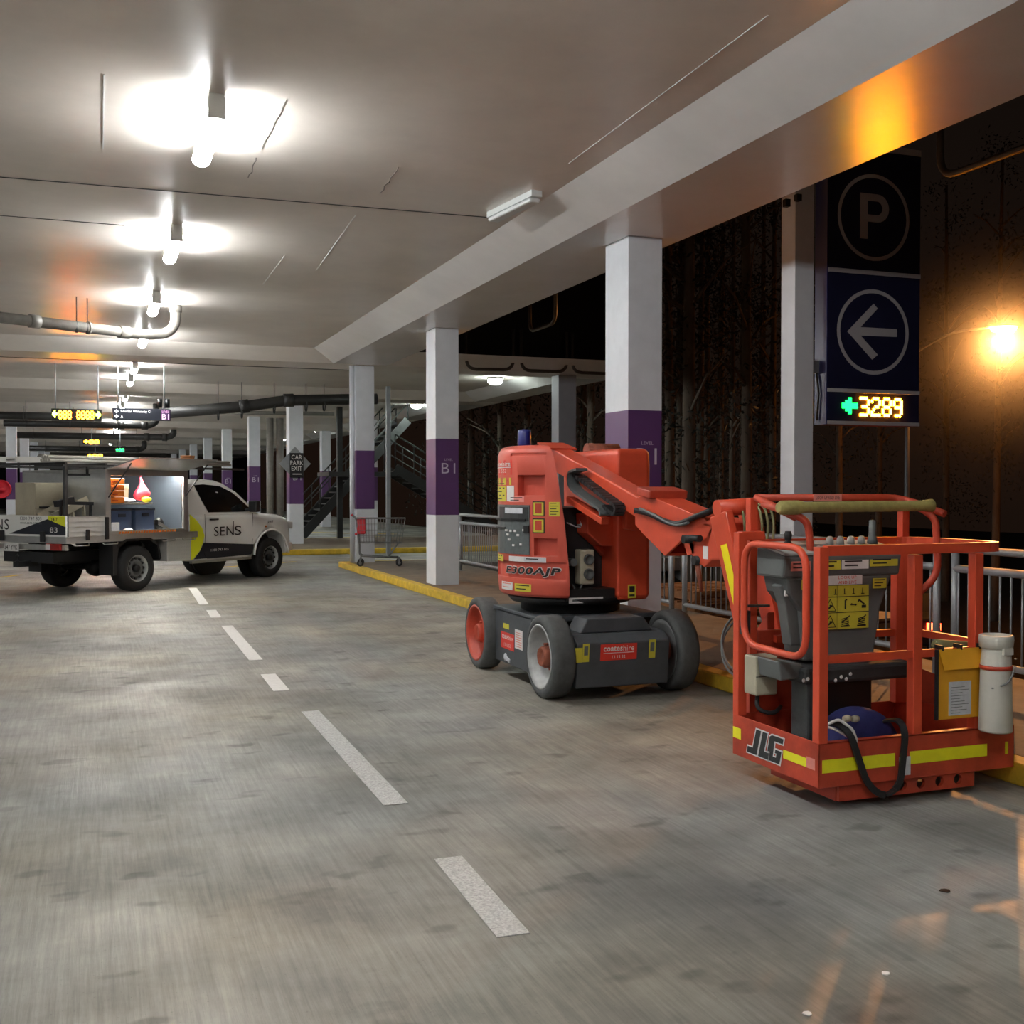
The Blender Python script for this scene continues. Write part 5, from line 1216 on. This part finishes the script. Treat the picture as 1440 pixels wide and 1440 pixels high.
# tail gate with graphics
mb = MB(); mb.box(-1.375, -1.345, -.93, .93, .90, 1.21); tg = Up('tail_gate', mb, 'utewhite', bevel=.004)
fT = lambda u, v, o=0: Vector((-1.375-o, -u, v))       # u increases toward the right of the rear view
def gp(pts, m, nm, off=.002):
    mb = MB(); mb.add([fT(u, v, off) for u, v in pts], [list(range(len(pts)))]); obj(nm, mb, m, tg)
gp([(-.30, .93), (.93, .93), (.93, 1.05), (.55, 1.16)], 'utenavy', 'navy_triangle'); gp([(.56, 1.205), (.92, 1.205), (.92, 1.05), (.56, 1.155)], 'hivis', 'yellow_patch', .003)
mb = MB(); put_text(mb, 'SENS', fT, -.88, -.30, .99, 1.15, .004); obj('logo_lettering', mb, 'ink', tg)
mb = MB(); put_text(mb, '83', fT, .60, .76, .96, 1.04, .005, bold=.01); obj('number_lettering', mb, 'stickerwhite', tg)
mb = MB(); put_text(mb, '1300 747 805', fT, -.05, .42, 1.14, 1.19, .004); put_text(mb, 'www.sens.com.au', fT, -.05, .42, 1.08, 1.11, .004); obj('contact_lettering', mb, 'cablegrey', tg)
mb = MB(); put_text(mb, '24/7', fT, .62, .76, 1.13, 1.18, .005, bold=.01); obj('hours_lettering', mb, 'ink', tg)
for y in (-.45, .45):
    mb = MB(); mb.box(-1.40, -1.375, y-.05, y+.05, .82, .98); Up('latch', mb, 'uteblack', bevel=.008)
# canopy shell
CX0, CX1 = -.645, 1.075; CZ0, CZ1 = .90, 1.86
mb = MB()
mb.box(CX0, CX1, .88, .92, CZ0, CZ1); mb.box(CX0, CX1, -.92, .92, CZ1, CZ1+.04); mb.box(CX0, CX1, -.92, .92, CZ0-.02, CZ0+.02)
mb.box(CX0, CX0+.03, -.92, .92, CZ0, CZ1); mb.box(CX1-.03, CX1, -.92, .92, CZ0, CZ1)
cn = Up('canopy', mb, 'utealu', bevel=.004)
mb = MB(); mb.box(CX0+.03, CX1-.03, .85, .879, CZ0+.03, CZ1-.03); mb.box(CX1-.06, CX1-.031, -.85, .85, CZ0+.03, CZ1-.03); obj('lining', mb, 'interior', cn)
mb = MB()
mb.box(CX0, CX0+.10, -.94, -.90, CZ0, CZ1); mb.box(CX1-.10, CX1+.0, -.94, -.90, CZ0, CZ1); mb.box(CX0, CX1, -.94, -.90, CZ0-.0, CZ0+.06); mb.box(CX0, CX1, -.94, -.90, CZ1-.05, CZ1+.04)
obj('door_frame', mb, 'utealu', cn)
mb = MB(); mb.box(CX0+.10, CX1-.10, -.945, -.941, CZ0+.005, CZ0+.035)
ch_ = [mb]
nq = 22
mb = MB()
for i in range(nq):
    x = CX0+.25+i*.055; mb.prism([(x, -.946, CZ0+.012), (x+.03, -.946, CZ0+.012), (x+.045, -.946, CZ0+.045), (x+.015, -.946, CZ0+.045)], (0, .005, 0))
obj('hazard_strip', mb, ['orangetray'], cn)
mb = MB(); mb.box(CX0+.12, CX1-.12, -.80, -.76, CZ1-.04, CZ1-.02); mi_ = mat('striplight', (255, 255, 255), .4, emit=((255, 252, 240), 55)); obj('strip_light', mb, 'striplight', cn)
# raised side door of the canopy (gull wing, foreshortened under the rack)
hx = Vector((CX0+.03, -.93, CZ1+.02)); mb = MB(); mb.prism([(CX0+.03, -.93, CZ1+.04), (CX0+.03, -1.62, CZ1+.20), (CX0+.03, -1.62, CZ1+.22), (CX0+.03, -.93, CZ1+.06)], (CX1-CX0-.06, 0, 0)); gd = obj('raised_door', mb, 'steel', cn)
for x in (CX0+.06, CX1-.06):
    mb = MB(); mb.cyl((x, -.91, CZ0+.55), (x, -1.42, CZ1+.13), .010, 8); Up('gas_strut', mb, 'uteblack')
# checker box under tray front
mb = MB(); mb.box(.62, 1.16, -.92, -.55, .43, .83); cb_ = Up('underbody_box', mb, 'alupanel', bevel=.006)
mb = MB()
for i in range(9):
    for j in range(6):
        x = .66+i*.055; z = .46+j*.06; mb.prism([(x, -.9215, z), (x+.012, -.9215, z-.002), (x+.034, -.9215, z+.02), (x+.022, -.9215, z+.022)], (0, .0015, 0))
obj('checker_tread', mb, 'utealu', cb_)
mb = MB(); mb.box(1.0, 1.075, -.945, -.93, .92, 1.5); Up('side_panel', mb, 'utealu')
# ------------- cab
def station(x, w, zb, zt, tuck=.06):
    """closed section ring at x: half width w, bottom zb, top zt"""
    pts = [(w-.06, zb), (w-.01, zb+.05), (w, (zb+zt)/2), (w-.015, zt-.12), (w-.06, zt-.03), (w-.16, zt)]
    ring = [Vector((x, -y, z)) for y, z in pts]+[Vector((x, y, z)) for y, z in pts[::-1]]
    return ring
st = [(1.15, .90, .40, 1.19), (1.5, .905, .38, 1.20), (2.2, .91, .38, 1.19), (2.55, .915, .38, 1.19), (2.8, .925, .40, 1.18), (3.1, .94, .42, 1.165), (3.45, .93, .42, 1.14), (3.70, .88, .42, 1.09), (3.86, .78, .42, 1.02), (3.95, .62, .44, .92), (3.98, .5, .46, .80)]
mb = MB(); mb.loft([station(*s) for s in st])
ct = MB()
for y in (-1, 1):
    n = 28; pl = [Vector((WB+.455*math.cos(PI*k/n*2), y*1.05, .40+.455*math.sin(PI*k/n*2))) for k in range(n)]; ct.prism(pl, (0, -y*.50, 0))
body = Up('cab_body', mb, 'utewhite', cut=ct)
mb = MB(); 
for y in (-.56, .56): mb.cyl((WB, y-.03, .42), (WB, y+.03, .42), .47, 28)
Up('wheel_well', mb, 'uteblack')
# greenhouse
def gh(x0, x1, w, z): return [Vector((x0, -w, z)), Vector((x1, -w, z)), Vector((x1, w, z)), Vector((x0, w, z))]
mb = MB(); rings = [gh(1.15, 2.95, .86, 1.14), gh(1.16, 2.86, .855, 1.20), gh(1.22, 2.42, .78, 1.55), gh(1.27, 2.12, .735, 1.70), gh(1.36, 1.98, .68, 1.75), gh(1.45, 1.85, .55, 1.77)]
mb.loft(rings, sm=False); cabt = Up('cab_roof', mb, 'utewhite', bevel=.03, seg=3)
def ghf(side):
    def f(u, v, o=0):      # on the sloping side
        t = (v-1.20)/.35; w = .855+(.78-.855)*t
        if v > 1.55: w = .78+(.735-.78)*(v-1.55)/.15
        return Vector((u, side*(w+.006+o), v))
    return f
for s in (-1, 1):
    f = ghf(s); mb = MB(); pts = [(1.40, 1.67), (1.62, 1.685), (2.02, 1.655), (2.30, 1.54), (2.70, 1.25), (2.72, 1.205), (1.63, 1.205), (1.52, 1.40)]
    a = [f(u, v, .002) for u, v in pts]; mb.add(a, [list(range(len(a)))])
    wd = Up('side_window', mb, 'uteglass')
mb = MB(); mb.add([(2.90, -.78, 1.19), (2.90, .78, 1.19), (2.17, .66, 1.68), (2.17, -.66, 1.68)], [(0, 1, 2, 3)])
for i in range(4): mb.v[i] += Vector((.03, 0, .01))
Up('windscreen', mb, 'uteglass')
mb = MB(); mb.box(1.13, 1.16, -.62, .62, 1.25, 1.6); Up('rear_window', mb, 'uteglass')
# door seam, handle, mirror, stripe graphics on the near side (-y)
def fD(u, v, o=0):
    w = .912 if u > 1.3 else .905
    if v > 1.06: w -= (v-1.06)*.12
    if v < .48: w -= (.48-v)*.3
    return Vector((u, -w-.004-o, v))
def gdec(pts, m, nm, off=.0): mb = MB(); mb.add([fD(u, v, off) for u, v in pts], [list(range(len(pts)))]); return Up(nm, mb, m, body)
gdec([(1.15, 1.19), (1.20, 1.15), (1.30, 1.08), (1.42, .95), (1.47, .82), (1.44, .70), (1.35, .56), (1.22, .42), (1.16, .42)], 'hivis', 'yellow_stripe', .004)
gdec([(1.24, .43), (1.36, .56), (1.45, .70), (2.70, .62), (2.68, .44)], 'utenavy', 'navy_panel', .005)
mb = MB(); put_text(mb, '1300 747 805', fD, 1.62, 2.05, .545, .585, .009); obj('contact_lettering', mb, 'stickerwhite', body)
mb = MB(); put_text(mb, 'SEN', fD, 1.70, 2.18, .80, .96, .005); put_text(mb, 'S', fD, 2.20, 2.38, .80, .96, .005); mb.add([fD(2.165, .80, .006), fD(2.185, .80, .006), fD(2.185, 1.05, .006), fD(2.165, 1.05, .006)], [(0, 1, 2, 3)]); obj('logo_lettering', mb, 'ink', body)
mb = MB(); put_text(mb, '24/7', lambda u, v, o: Vector((u, -.936-o, v)), 3.05, 3.2, .99, 1.035, .012, bold=.01); obj('hours_lettering', mb, 'ink', body)
mb = MB(); mb.box(1.60, 1.80, -.94, -.91, 1.075, 1.10); obj('door_handle', mb, 'uteblack', body, bevel=.006)
mb = MB(); mb.tube([fD(1.50, 1.18, 0), fD(1.50, .9, 0), fD(1.47, .5, 0), fD(1.55, .43, 0), fD(2.60, .44, 0), fD(2.68, .70, 0), fD(2.70, 1.18, 0)], .004, 5); obj('door_seam', mb, 'uteblack', body)
mb = MB(); mb.box(1.20, 2.66, -.90, -.84, .36, .40); obj('sill', mb, 'utealu', body)
for s in (-1, 1):
    mb = MB(); mb.box(2.52, 2.64, min(s*.95, s*1.14), max(s*.95, s*1.14), 1.20, 1.40); mb.box(2.55, 2.60, min(s*.84, s*.97), max(s*.84, s*.97), 1.21, 1.26); Up('mirror', mb, 'uteblack', bevel=.03, seg=3)
mb = MB(); pts = [Vector((WB+.47*math.cos(a), -.95, .40+.47*math.sin(a))) for a in [PI*.02+PI*.96*k/20 for k in range(21)]]; mb.tube(pts, .022, 8); Up('wheel_arch', mb, 'utewhite')
mb = MB(); mb.box(3.80, 4.02, -.70, .70, .42, .60); mb.box(3.72, 3.90, -.84, .84, .45, .62); Up('bumper', mb, 'utewhite', bevel=.05, seg=3)
mb = MB()
for s in (-1, 1): mb.box(3.74, 3.90, min(s*.58, s*.83), max(s*.58, s*.83), .86, 1.0)
Up('head_lamp', mb, 'plate', bevel=.02)
mb = MB(); mb.cyl((3.0, -.952, .93), (3.0, -.94, .93), .018, 12); Up('side_indicator', mb, 'orangetray')
# seats/dash seen through glass are dark; steering not visible
# ------------- roof racks with load
RZ = 1.98
mb = MB()
for x in (-1.25, -.5, .35, 1.0): mb.bar((x, -.80, RZ), (x, .80, RZ), .04, .04)
for y in (-.78, .78): mb.bar((-1.30, y, RZ-.03), (2.6, y, RZ-.03), .035, .035); 
for y in (-.78, .78):
    mb.bar((-1.25, y, .90), (-1.25, y, RZ), .045, .045)
    for x in (-.5, .35, 1.0): mb.bar((x, y, 1.88), (x, y, RZ), .04, .04)
Up('rack', mb, 'darksteel')
t = thing('extension_ladder', 'aluminium ladder lying on the ute roof rack', 'ladder', tuple(Matrix.Translation((-.005, 19.04, 0)) @ Matrix.Rotation(UH, 4, 'Z') @ Vector((.2, -.08, RZ))), UH)
for y in (-.2, .2):
    mb = MB(); mb.box(-1.9, 1.9, y-.015, y+.015, .022, .10); obj('stile', mb, 'alupanel', t)
for i in range(12):
    mb = MB(); mb.cyl((-1.75+i*.318, -.2, .06), (-1.75+i*.318, .2, .06), .014, 8); obj('rung', mb, 'utealu', t)
def uw(x, y, z): return Matrix.Translation((-.005, 19.04, 0)) @ Matrix.Rotation(UH, 4, 'Z') @ Vector((x, y, z))
def uthing(name, label, cat, x, y, z, rz=0, group=None): return thing(name, label, cat, tuple(uw(x, y, z)), UH+rz, group)
for i in range(7):
    t = uthing('conduit_pipe', ['outermost grey conduit length on the near side of the ute rack', 'second conduit length in the rack bundle', 'third conduit length in the rack bundle', 'fourth conduit length in the rack bundle', 'upper conduit length at the near side of the bundle', 'upper conduit length in the middle of the bundle', 'upper conduit length on the inner side of the bundle'][i], 'pipe', .25, -.72+(.055*i if i < 4 else .055*(i-4)+.028), RZ+.022+(0 if i < 4 else .047), .01, 'conduit lengths on the ute rack')
    mb = MB(); r0 = .024; mb.tube([(-1.75, 0, r0+.0), (0, 0, r0), (2.1, 0, r0)], r0, 10); obj('tube', mb, 'conduit', t)
t = uthing('pvc_storage_tube', 'fat grey storage tube on the ute rack over the open canopy', 'pipe', .6, .28, RZ+.02)
mb = MB(); mb.cyl((-1.4, 0, .07), (1.5, 0, .07), .07, 18); obj('tube', mb, 'conduit', t)
mb = MB(); mb.cyl((-1.43, 0, .07), (-1.36, 0, .07), .076, 18); mb.cyl((1.46, 0, .07), (1.53, 0, .07), .076, 18); obj('end_cap', mb, 'pvc', t)
t = uthing('cable_coil', 'coiled cable tied at the front end of the ute rack', 'cable coil', 1.95, -.08, RZ+.10)
mb = MB()
for k in range(5): mb.lathe([(.10+.012*math.cos(a)+.004*k, .02+.02*k+.012*math.sin(a)) for a in [2*PI*j/6 for j in range(6)]], (0, 0, 0), 'z', 20, closed=True)
obj('coil', mb, 'timber', t)
# ------------- tray load behind the canopy
t = uthing('tool_cabinet', 'beige metal cabinet on the far side of the open ute tray', 'cabinet', -.97, .02, .881)
mb = MB(); mb.box(-.28, .28, -.12, .30, 0, .82); obj('cabinet_body', mb, 'boxbeige', t, bevel=.008)
mb = MB(); mb.box(-.27, .27, -.135, -.12, .42, .80); d_ = obj('door', mb, 'boxbeige', t, bevel=.004); mb = MB(); mb.box(-.2, .2, -.15, -.135, .43, .46); obj('handle', mb, 'uteblack', d_)
mb = MB(); mb.box(-.27, .27, -.135, -.12, .02, .40); obj('door', mb, 'boxbeige', t, bevel=.004)
t = uthing('step_ladder', 'folded beige step ladder leaning in the ute tray', 'ladder', -.95, -.42, .881)
for y in (-.16, .16):
    mb = MB(); mb.bar((-.36, y, .30), (.28, y, .56), .03, .12); obj('stile', mb, 'boxbeige', t)
    mb = MB(); mb.bar((-.0, y, .38), (.02, y, .0), .03, .05); mb.bar((.20, y, .48), (.24, y, .0), .03, .05); obj('leg', mb, 'boxbeige', t)
for i in range(4):
    mb = MB(); q = i/3; mb.box(-.33+.58*q-.05, -.33+.58*q+.05, -.16, .16, .31+.235*q, .325+.235*q); obj('step', mb, 'boxbeige', t)
t = uthing('tripod', 'black folded tripod lying across the ute tray load', 'tripod', -1.0, -.70, .881)
mb = MB(); mb.bar((-.30, 0, .52), (.32, 0, .50), .05, .05); mb.bar((-.34, .02, .50), (-.05, 0, .56), .09, .09); obj('tripod_legs', mb, 'uteblack', t)
mb = MB(); mb.bar((-.28, 0, .0), (-.26, 0, .52), .03, .03); mb.bar((.28, 0, 0), (.28, 0, .5), .03, .03); obj('support', mb, 'uteblack', t)
t = uthing('spirit_level', 'black spirit level hung under the rack over the ute tray', 'tool', -.95, -.70, 1.80)
mb = MB(); mb.box(-.25, .22, -.015, .015, 0, .03); obj('bar', mb, 'uteblack', t)
mb = MB(); mb.box(-.22, -.19, -.012, .012, .03, .18); mb.box(.16, .19, -.012, .012, .03, .18); obj('strap', mb, 'uteblack', t)
# ------------- inside the canopy
mb = MB(); mb.box(-.10, .05, -.03, .03, 0, .16); t = uthing('paper_packet', 'pale paper packet between the two crates and the pouch in the canopy', 'packet', -.36, -.84, .925); obj('packet', mb, 'paper', t, bevel=.01)
for i in range(4):
    t = uthing('parts_drawer', ['orange parts tray, lowest of four on the canopy shelf', 'orange parts tray, second up on the canopy shelf', 'orange parts tray, third up on the canopy shelf', 'orange parts tray, topmost in the canopy'][i], 'tray', -.36, -.68, 1.386+i*.098, 0, 'orange parts trays in the ute canopy')
    mb = MB(); mb.box(-.19, .19, -.15, .18, 0, .088); obj('tray', mb, 'orangetray', t, bevel=.008)
    mb = MB(); mb.box(-.05, .05, -.16, -.15, .03, .05); obj('handle', mb, 'orange_dirty', t)
mb = MB(); mb.box(-.60, .45, -.78, .0, 1.36, 1.385); Up('shelf', mb, 'utealu')
t = uthing('carton', 'brown carton on the canopy shelf beside the orange trays', 'box', -.02, -.45, 1.386)
mb = MB(); mb.box(-.14, .14, -.15, .2, 0, .30); obj('carton_box', mb, 'brown', t, bevel=.004); mb = MB(); mb.box(-.14, .14, -.16, -.15, .22, .30); obj('flap', mb, 'brown', t)
def lump(name, lab, cat, x, y, z, sx, sy, sz, m, pn='body', jit=.12):
    t = uthing(name, lab, cat, x, y, z); mb = MB(); rings = []
    for k in range(7):
        ph = PI*(k+.15)/6.3; rr = math.sin(ph); zz = (1-math.cos(ph))/2
        rings.append([Vector((sx*rr*math.cos(2*PI*j/12)*(1+R.uniform(-jit, jit)), sy*rr*math.sin(2*PI*j/12)*(1+R.uniform(-jit, jit)), sz*zz)) for j in range(12)])
    mb.loft(rings); obj(pn, mb, m, t, subsurf=1); return t
lump('white_rags', 'heap of white rags and papers on the canopy shelf', 'rags', -.15, -.70, 1.385, .33, .10, .085, 'cloth', 'rags', .25)
t = uthing('red_bag', 'bright red bag hanging inside the open canopy', 'bag', .38, -.60, 1.42); mb = MB(); rings = []
for z, r_ in ((0, .05), (.02, .12), (.08, .16), (.14, .15), (.20, .09), (.26, .045), (.33, .025), (.38, .03)):
    rings.append([Vector((r_*math.cos(2*PI*j/14)*(1+R.uniform(-.14, .14))+.03*math.sin(z*9), r_*.7*math.sin(2*PI*j/14)*(1+R.uniform(-.14, .14)), z)) for j in range(14)])
mb.loft(rings); obj('bag_body', mb, 'redbag', t, subsurf=1)
mb = MB(); mb.tube([(0, 0, .37), (.01, 0, .40), (.0, 0, .43)], .012, 6); obj('strap', mb, 'redbag', t)
lump('yellow_gloves', 'yellow work gloves under the red bag in the canopy', 'gloves', .38, -.72, 1.385, .09, .07, .10, 'hivis', 'gloves', .25)
for i, x in enumerate((-.14, .34)):
    t = uthing('storage_crate', 'grey blue storage crate in the canopy ' + ('nearer the tray' if i == 0 else 'nearer the cab'), 'crate', x, -.55, .925, 0, 'storage crates in the ute canopy')
    mb = MB(); mb.box(-.20, .20, -.18, .2, 0, .34); obj('crate_body', mb, 'bluecrate', t, bevel=.01); mb = MB(); mb.box(-.21, .21, -.19, .21, .34, .37); obj('lid', mb, 'utenavy', t, bevel=.006)
    mb = MB(); mb.box(-.07, .07, -.195, -.18, .24, .29); obj('handle', mb, 'utenavy', t)
lump('brown_leather_pouch', 'brown leather tool pouch at the rear corner of the canopy', 'pouch', -.47, -.70, .925, .11, .08, .28, 'brownbag', 'pouch')
lump('tool_heap', 'black power tool with silver blade lying beside the crates', 'power tool', .66, -.70, .925, .10, .08, .22, 'uteblack', 'tool_body')
t = uthing('hand_saw', 'silver hand tool in front of the crates in the canopy', 'tool', .64, -.83, .94)
mb = MB(); mb.prism([(-.15, 0, .10), (.10, 0, .0), (.13, 0, .02), (-.12, 0, .16)], (0, .006, 0)); obj('blade', mb, 'utealu', t); mb = MB(); mb.box(-.2, -.13, -.01, .02, .09, .17); obj('handle', mb, 'uteblack', t)
lump('pale_pouch', 'pale blue cloth lying at the canopy sill', 'cloth', -.10, -.83, .925, .10, .05, .07, 'cloth', 'cloth', .25)
# ================================================================ SHOPPING TROLLEY
p = onZ(532, 795.5, .12)
t = thing('shopping_trolley', 'wire shopping trolley with red child seat beside the white column', 'trolley', (p.x, p.y, .12), -.25)
mb = MB(); zb, zt = .45, .92
A = [(-.38, -.24), (.45, -.20), (.45, .20), (-.38, .24)]; Bt = [(-.42, -.28), (.52, -.25), (.52, .25), (-.42, .28)]
def cc(pts, z): return [Vector((x, y, z)) for x, y in pts]
mb.tube(cc(Bt, zt), .010, 6, closed=True); mb.tube(cc(A, zb), .008, 6, closed=True)
for s in range(4):
    a0, a1 = cc(A, zb)[s], cc(A, zb)[(s+1) % 4]; b0, b1 = cc(Bt, zt)[s], cc(Bt, zt)[(s+1) % 4]; n = 16 if s % 2 == 0 else 9
    for i in range(n+1): mb.tube([lerp(a0, a1, i/n), lerp(b0, b1, i/n)], .0028, 4)
for k in range(1, 4):
    q = k/4; mb.tube([lerp(cc(A, zb)[i], cc(Bt, zt)[i], q) for i in range(4)], .003, 4, closed=True)
for i in range(9): mb.tube([(-.38+.83*i/8, -.22, zb), (-.38+.83*i/8, .22, zb)], .003, 4)
obj('wire_basket', mb, 'wire', t)
mb = MB()
for y in (-.22, .22): mb.tube(roundpath([(-.50, y, .98), (-.40, y, .90), (-.36, y*1.0, .45), (-.36, y*1.05, .20), (.42, y*.9, .16)], .08, 5), .012, 8); mb.tube([(.40, y*.8, .46), (.20, y*.9, .18)], .010, 6)
mb.tube([(-.36, -.23, .25), (-.36, .23, .25)], .01, 6); mb.tube([(.4, -.2, .17), (.4, .2, .17)], .01, 6)
obj('frame', mb, 'wire', t)
mb = MB(); mb.cyl((-.50, -.26, .985), (-.50, .26, .985), .018, 10); obj('handle', mb, 'redseat', t)
mb = MB(); mb.box(-.40, -.24, -.235, .235, .62, .93); mb.box(-.45, -.38, -.14, .14, .60, .64); obj('child_seat', mb, 'redseat', t, bevel=.02)
for x in (-.34, .40):
    for y in (-.23, .2):
        mb = MB(); mb.lathe([(.03, -.012), (.06, -.014), (.065, 0), (.06, .014), (.03, .012)], (x, y, .066), 'y', 18, closed=True); w_ = obj('castor', mb, 'utetyre', t)
        mb = MB(); mb.lathe([(.001, -.015), (.03, -.013), (.03, .013), (.001, .015)], (x, y, .066), 'y', 14); mb.box(x-.015, x+.015, y-.022, y-.017, .06, .17); mb.box(x-.015, x+.015, y+.017, y+.022, .06, .17); obj('fork', mb, 'wire', w_)
# small litter on floor
for i, (px, py, m, lab) in enumerate(((1245, 1369, 'stickerwhite', 'white speck of litter on the concrete near the right bottom'), (1135, 1426, 'stickerwhite', 'round white speck at the bottom edge right of centre'), (1329, 1253, 'black', 'curled dry leaf on the concrete right of the basket shadow'))):
    p = onZ(px, py, .001); mb = MB(); n = 7; r_ = .014 if m != 'black' else .02
    pl = [Vector((p.x+r_*(1+R.uniform(-.3, .3))*math.cos(2*PI*k/n), p.y+r_*math.sin(2*PI*k/n), .001)) for k in range(n)]; mb.prism(pl, (0, 0, .003)); tag(obj('litter' if m != 'black' else 'dry_leaf', mb, m), lab, 'litter' if m != 'black' else 'leaf')
# ================================================================ WORLD
w = bpy.data.worlds.new('world'); SC.world = w; w.use_nodes = True; nt = w.node_tree; bg = nt.nodes['Background']
tc = nt.nodes.new('ShaderNodeTexCoord'); sx = nt.nodes.new('ShaderNodeSeparateXYZ'); nt.links.new(tc.outputs['Generated'], sx.inputs[0])
cr = nt.nodes.new('ShaderNodeValToRGB'); nt.links.new(sx.outputs['Z'], cr.inputs[0])
cr.color_ramp.elements[0].position = 0; cr.color_ramp.elements[0].color = (.0022, .0012, .0008, 1); cr.color_ramp.elements[1].position = .6; cr.color_ramp.elements[1].color = (.0008, .0007, .0006, 1)
nt.links.new(cr.outputs[0], bg.inputs['Color']); bg.inputs['Strength'].default_value = 1.0
for ob in list(bpy.data.objects):
    if ob.type == 'MESH' and ob.parent is None and 'label' not in ob and 'kind' not in ob: print('UNLABELLED', ob.name)
# scatter volume added to draw the bloom round the street lamp, lit by its lens
mm = bpy.data.materials.new('lamp_glow_volume'); mm.use_nodes = True; nt = mm.node_tree; nt.nodes.remove(nt.nodes['Principled BSDF'])
vs_ = nt.nodes.new('ShaderNodeVolumeScatter');  vs_.inputs['Color'].default_value = (1, 1, 1, 1); vs_.inputs['Anisotropy'].default_value = .3
nt.links.new(vs_.outputs[0], nt.nodes['Material Output'].inputs['Volume']); MATS['lamp_glow_volume'] = mm
tc_ = nt.nodes.new('ShaderNodeTexCoord'); su_ = nt.nodes.new('ShaderNodeVectorMath'); su_.operation = 'DISTANCE'; su_.inputs[1].default_value = (0, 0, 6); nt.links.new(tc_.outputs['Object'], su_.inputs[0])
mr_ = nt.nodes.new('ShaderNodeMapRange'); mr_.inputs[1].default_value = 0; mr_.inputs[2].default_value = 6; mr_.inputs[3].default_value = 1; mr_.inputs[4].default_value = 0; nt.links.new(su_.outputs['Value'], mr_.inputs[0])
pw_ = nt.nodes.new('ShaderNodeMath'); pw_.operation = 'POWER'; pw_.inputs[1].default_value = 2.2; nt.links.new(mr_.outputs[0], pw_.inputs[0])
ml_ = nt.nodes.new('ShaderNodeMath'); ml_.operation = 'MULTIPLY'; ml_.inputs[1].default_value = .06; nt.links.new(pw_.outputs[0], ml_.inputs[0]); nt.links.new(ml_.outputs[0], vs_.inputs['Density'])
mb = MB(); mb.lathe([(.001, -6), (2.9, -5.2), (5.2, -3), (6, 0), (5.2, 3), (2.9, 5.2), (.001, 6)], tuple(lamp), 'z', 28)
mo_ = obj('lamp_glow_volume', mb, 'lamp_glow_volume'); tag(mo_, 'added scatter volume that makes the orange glow around the street lamp', 'mist'); mo_['kind'] = 'stuff'
